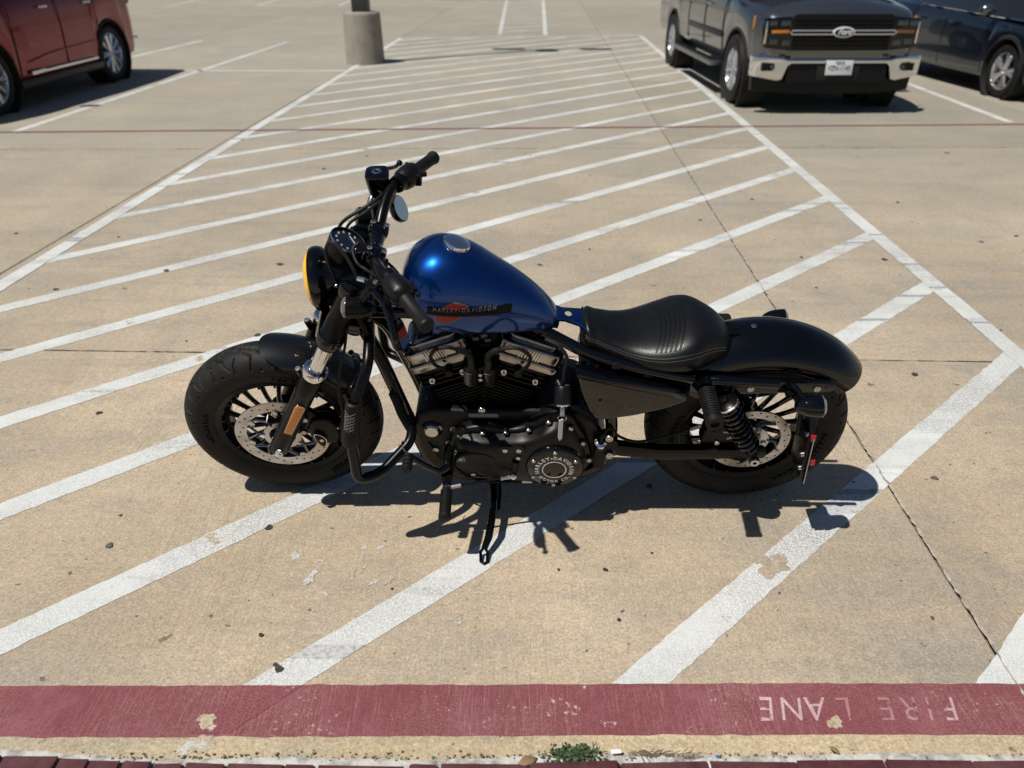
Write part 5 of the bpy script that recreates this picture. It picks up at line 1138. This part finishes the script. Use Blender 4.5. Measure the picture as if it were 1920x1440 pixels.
for sy in (1, -1):
    bx_ = .935 - .13 * max(0, .80 - .45) ** 1.8 * 1.9
    fo = B().box((bx_ - .004, sy * .80, .575), (.03, .20, .085), Matrix.Rotation(sy * -.19, 3, 'Z'), .008).build('fog_lamp', 'black_trim', bm_); B().lathe([(0, .012), (.026, .008), (.030, 0)], (bx_ + .012, sy * .77, .572), (1, 0, 0), 18).build('fog_lens', 'lamp_clear', fo)
    B().box((.93, sy * .62, .685), (.05, .06, .03), None, .01).build('tow_hook', 'black_trim', bm_)
pl = B().box((.952, 0, .572), (.008, .315, .160), Matrix.Rotation(-.06, 3, 'Y'), .002).build('licence_plate', 'plate_white', bm_)
for txt, z, sz in (('TEXAS', .627, .036), ('VZN-1145', .563, .074)):
    me = text_mesh(txt, sz, extrude=.0006, bold=.0006, spacing=1.05); me.transform(Matrix(((0, 0, 1, .9580), (1 if sz < .05 else .80, 0, 0, 0), (0, 1.12, 0, z), (0, 0, 0, 1)))); link('lettering', me, 'plate_ink', pl, 0)

for ch in T.children:
    if not ch.name.startswith('wheel') or ch.name.startswith('wheel_arch'): ch.location.z -= .042

# ---- red SUV
S = vehicle('suv', 'dark red luxury SUV with chrome side strip and many-spoke wheels', 'car', -6.78, 9.33, R(-90 - 2.2), .98)
arch = [(0, .435, .385), (-2.83, .435, .385)]
car_body(S, [-3.80, -3.76, -3.70, -3.55, -3.2, -2.0, -.8, 0, .5, .75, .88, .93], [.70, .78, .86, .92, .945, .96, .96, .95, .92, .86, .76, .62], [1.14, 1.22, 1.28, 1.31, 1.31, 1.28, 1.24, 1.16, 1.10, 1.04, .96, .90], [1.16, 1.24, 1.30, 1.33, 1.34, 1.32, 1.30, 1.28, 1.22, 1.14, 1.04, .96], [.42, .40, .36, .33, .30, .29, .29, .29, .29, .32, .38, .42], arch, 'suv_red')
B().box((-1.4, 0, .34), (3.6, 1.5, .20), None, .03).build('underbody', 'under_black', S)
greenhouse(S, [-3.70, -3.45, -2.4, -1.2, -.25, .25], [.82, .86, .88, .88, .86, .80], [1.29, 1.30, 1.30, 1.28, 1.26, 1.22], [.70, .72, .74, .72, .68, .70], [1.38, 1.74, 1.83, 1.83, 1.72, 1.30], 'glass_dark', 'suv_red')
for sy in (1, -1):
    for xa in (0, -2.83):
        car_wheel(S, xa, sy * .80, .375, .255, 10, .085, .275, sy); B().lathe([(.435, -.10), (.452, .010), (.43, .016), (.425, -.30)], (xa, sy * .945, .385), (0, sy, 0), 48).build('wheel_arch_liner', 'under_black', S)
    B().box((-1.415, sy * .945, .270), (1.98, .06, .10), None, .02).build('rocker_panel', 'black_trim', S)
    B().box((-1.50, sy * .964, .375), (1.60, .022, .034), Matrix.Rotation(.0, 3, 'Y'), .008).build('chrome_strip', 'chrome', S)
    B().box((-.83, sy * .970, .377), (.30, .024, .046), None, .010).build('chrome_strip', 'wheel_silver', S)
    for xs_ in (-.52, -1.58, -2.50): seam(S, [(xs_, sy * .945, .36), (xs_, sy * .966, .70), (xs_ - .02, sy * .955, 1.08), (xs_ - .03, sy * .88, 1.26)])
    seam(S, spline([(-.70, sy * .963, .50), (-1.3, sy * .972, .56), (-2.35, sy * .968, .60)], 6), .007, 'suv_red', 'door_crease')
    for xs_ in (-1.28, -2.34): B().box((xs_, sy * .952, 1.085), (.19, .04, .030), None, .011).build('door_handle', 'dull_chrome', S)
    B().box((-.30, sy * 1.02, 1.32), (.12, .20, .15), None, .04).build('wing_mirror', 'suv_red', S)
    B().box((.74, sy * .66, .86), (.26, .30, .09), Matrix.Rotation(sy * -.62, 3, 'Z'), .03).build('headlight', 'lamp_clear', S)
    B().box((-3.66, sy * .84, .52), (.15, .10, .035), Matrix.Rotation(sy * -.5, 3, 'Z'), .01).build('rear_chrome', 'dull_chrome', S)
    B().box((-3.60, sy * .84, 1.10), (.16, .10, .22), Matrix.Rotation(sy * -.5, 3, 'Z'), .03).build('tail_lamp', 'red_lens', S)

sg_ = B().prism(fillet([(-.42, .48), (.42, .48), (.46, .82), (-.46, .82), (-.42, .48)], .05, 3)[:-1], (.905, 0, 0), (0, 1, 0), (0, 0, 1), .08, .015).build('grille', 'black_trim', S)
for z in (.54, .62, .70, .77): B().box((.95, 0, z), (.02, .80, .016), None, .004).build('grille_slat', 'dull_chrome', sg_)

# ---- dark sedan
D = vehicle('sedan', 'dark navy sedan with five-spoke silver wheels parked beside the pickup truck', 'car', 7.13, 10.60, R(-90 + 3.4), 1.0)
arch = [(0, .375, .33), (-2.72, .375, .33)]
car_body(D, [-3.65, -3.60, -3.5, -3.2, -2.4, -1.2, -.3, .2, .5, .72, .86, .92], [.60, .74, .82, .87, .90, .905, .90, .885, .85, .79, .70, .56], [.90, .95, .98, .99, .97, .93, .88, .83, .77, .72, .66, .60], [.93, .98, 1.01, 1.02, 1.0, .98, .96, .92, .86, .78, .70, .62], [.40, .36, .30, .26, .22, .21, .21, .21, .22, .25, .30, .34], arch, 'sedan_navy')
B().box((-1.4, 0, .26), (3.5, 1.4, .16), None, .03).build('underbody', 'under_black', D)
greenhouse(D, [-3.15, -2.5, -1.7, -.95, -.25, .20], [.74, .80, .83, .83, .81, .74], [.99, .97, .95, .93, .91, .90], [.60, .62, .64, .64, .62, .62], [1.02, 1.36, 1.45, 1.44, 1.25, .95], 'glass_dark', 'sedan_navy')
for sy in (1, -1):
    for xa in (0, -2.72):
        car_wheel(D, xa, sy * .765, .318, .215, 5, .17, .225, sy); B().lathe([(.375, -.10), (.386, .008), (.368, .012), (.365, -.28)], (xa, sy * .888, .33), (0, sy, 0), 48).build('wheel_arch_liner', 'under_black', D)
    for xs_ in (-.45, -1.50, -2.35): seam(D, [(xs_, sy * .885, .26), (xs_, sy * .908, .60), (xs_ - .02, sy * .895, .80), (xs_ - .03, sy * .82, .95)])
    for xs_ in (-1.25, -2.15): B().box((xs_, sy * .900, .80), (.19, .04, .028), None, .011).build('door_handle', 'sedan_navy', D)
    B().tube(spline([(.10, sy * .77, .895), (-.9, sy * .845, .935), (-2.3, sy * .83, .975)], 6), .009, 6).build('window_trim', 'chrome', D)
    mb = B().ball((-.42, sy * 1.0, 1.0), .10, 16, (.75, 1.15, .75)).build('wing_mirror', 'truck_grey', D)
    B().box((.60, sy * .80, .66), (.22, .08, .10), Matrix.Rotation(sy * -.5, 3, 'Z'), .03).build('headlight', 'lamp_clear', D)
    B().box((.78, sy * .66, .36), (.10, .22, .06), Matrix.Rotation(sy * -.5, 3, 'Z'), .02).build('fog_lamp', 'dull_chrome', D)

# ---- lamp post
LP = thing('lamp_post', 'dark square steel lamp post on a round concrete base', 'lamp post', Matrix.Translation((-2.50, 14.16, 0.004)))
B().lathe([(0, 0), (.330, 0), (.325, .04), (.305, .74), (.300, .77), (.285, .785), (0, .79)], (0, 0, 0), (0, 0, 1), 48).build('concrete_base', 'base_concrete', LP)
B().box((0, 0, .89), (.27, .27, .21), None, .012).build('base_cover', 'pole_bronze', LP)
B().box((0, 0, 4.25), (.115, .115, 6.6), None, .012).build('pole', 'pole_bronze', LP)
arm = B().box((0, 0, 7.48), (1.9, .06, .06), None, .01).build('cross_arm', 'pole_bronze', LP)
for sx in (-1, 1): B().prism(fillet([(-.30, -.17), (.30, -.12), (.30, .12), (-.30, .17), (-.30, -.17)], .05, 3)[:-1], (sx * .85, 0, 7.50), (sx, 0, 0), (0, 1, 0), .09, .015).build('lamp_head', 'pole_bronze', LP)
B().box((0, -.22, 7.25), (.42, .34, .10), None, .03).build('lamp_head', 'pole_bronze', LP)

# ---- planting island far behind
is_ = B().prism(fillet([(-1.6, -1.2), (1.6, -1.2), (1.6, 1.2), (-1.6, 1.2), (-1.6, -1.2)], .5, 4)[:-1], (-1.35, 35.2, .06), (1, 0, 0), (0, 1, 0), .16, .02).build('planting_island', 'base_concrete', None); tag(is_, 'kerbed planting island at the far end of the walkway', 'island')

# ---- litter in the gutter crack
M('leaf_green', (0.030, 0.055, 0.018), 0.6); M('leaf_green_b', (0.050, 0.080, 0.028), 0.6); M('dry_leaf', (0.23, 0.145, 0.075), 0.8); M('dry_leaf_b', (0.15, 0.10, 0.06), 0.8); M('paper', (0.75, 0.75, 0.74), 0.8); M('blue_scrap', (0.03, 0.14, 0.36), 0.5); M('twig', (0.13, 0.10, 0.07), 0.9)
x, y = 0.1483, 1.1474
wd = thing('weed_clump', 'small green weed clump growing from the gutter crack', 'plant', Matrix.Translation((x, y + .002, .012)))
def leaf(p, d, l, w_, mat, nm, parent, curl=.3):
    d = Vector(d).normalized(); sd_ = d.cross(Vector((0, 0, 1))).normalized(); n_ = sd_.cross(d); p = Vector(p); vs = []
    for i, t in enumerate((0, .25, .5, .75, 1)):
        c_ = p + d * l * t - Vector((0, 0, 1)) * curl * l * t * t; hw_ = w_ * math.sin(PI * min(.98, t * .9 + .06)); vs += [c_ + sd_ * hw_ - n_ * hw_ * -.25, c_, c_ - sd_ * hw_ - n_ * hw_ * -.25]
    fs = []
    for i in range(4): fs += [(3 * i, 3 * i + 1, 3 * i + 4, 3 * i + 3), (3 * i + 1, 3 * i + 2, 3 * i + 5, 3 * i + 4)]
    me = bpy.data.meshes.new(nm); me.from_pydata([tuple(v) for v in vs], [], fs); return link(nm, me, mat, parent, 60)
for mat, cnt in (('leaf_green', 190), ('leaf_green_b', 150)):
    bb_v = []; bb_f = []
    for i in range(cnt):
        px_ = rng.normal(0, .028); a = rng.uniform(0, 2 * PI); l = rng.uniform(.006, .013); o_ = leaf((px_, rng.normal(0, .009) - abs(px_) * .1, abs(rng.normal(0, .008))), (math.cos(a), math.sin(a), rng.uniform(.1, 1.0)), l, l * .38, mat, 'foliage', None)
        n0 = len(bb_v); bb_v += [tuple(v.co) for v in o_.data.vertices]; bb_f += [tuple(n0 + k for k in p.vertices) for p in o_.data.polygons]; bpy.data.objects.remove(o_)
    me = bpy.data.meshes.new('foliage'); me.from_pydata(bb_v, [], bb_f); fo_ = link('foliage', me, mat, wd, 60); fo_['kind'] = 'stuff'
for i in range(30):
    a = rng.uniform(-.3, PI + .3); leaf((rng.normal(0, .03), .004, .004), (math.cos(a), math.sin(a) * .7, .8), rng.uniform(.02, .042), .0016, 'leaf_green', 'blade', wd, .5)
def litter(x, y, l, w_, mat, name, label, cat, rz, z=.0105, group=None):
    o_ = leaf((0, 0, 0), (1, 0, .15), l, w_, mat, name, None, .25); o_.data.transform(Matrix.Translation((-l / 2, 0, 0))); o_.matrix_world = Matrix.Translation((x, y, z)) @ Matrix.Rotation(rz, 4, 'Z'); o_.data.materials[0] = MATS[mat]
    md_ = o_.modifiers.new('t', 'SOLIDIFY'); md_.thickness = .0008; return tag(o_, label, cat, group)
litter(0.0374, 1.1297, .050, .012, 'dry_leaf', 'dry_leaf', 'curled tan dead leaf left of the green weed', 'leaf', .4, .020)
litter(0.3123, 1.1516, .034, .007, 'dry_leaf_b', 'dry_leaf', 'long brown dead leaf right of the paper scrap', 'leaf', -.1, .018)
litter(0.7619, 1.1585, .026, .006, 'dry_leaf', 'dry_leaf', 'small brown leaf lying on the pale mortar strip', 'leaf', -.8, .018)
litter(0.4826, 1.142, .016, .004, 'blue_scrap', 'plastic_scrap', 'tiny scrap of blue plastic on the mortar strip', 'litter', .1, .018)
x, y = 0.2445, 1.153; tag(B().box((x, y, .021), (.024, .010, .004), Matrix.Rotation(.08, 3, 'Z'), .001).build('paper_scrap', 'paper', None), 'white scrap of paper beside the green weed', 'litter')
tw = B()
for i in range(60):
    x, y = rng.uniform(0.2578, 0.4402), rng.uniform(1.1392, 1.1571); a = rng.normal(0, .5); l = rng.uniform(.006, .02); tw.tube([(x, y, .018), (x + math.cos(a) * l, y + math.sin(a) * l, .020)], .0010, 4)
for i in range(420):
    x, y = rng.uniform(-1.25, 1.3), 1.150 + rng.normal() * .006 + .004 * math.sin(3 * i); r_ = rng.uniform(.0008, .0026); tw.box((x, y, .0045 + r_ * .4 + (.006 if y < 1.148 else 0)), (r_ * 2, r_ * 1.6, r_ * 1.2), Matrix.Rotation(rng.uniform(0, 3), 3, 'Z'))
dl = tw.build('debris', 'twig', None); dl['kind'] = 'stuff'; dl['label'] = 'small dry twigs, grit and leaf crumbs caught along the gutter crack'
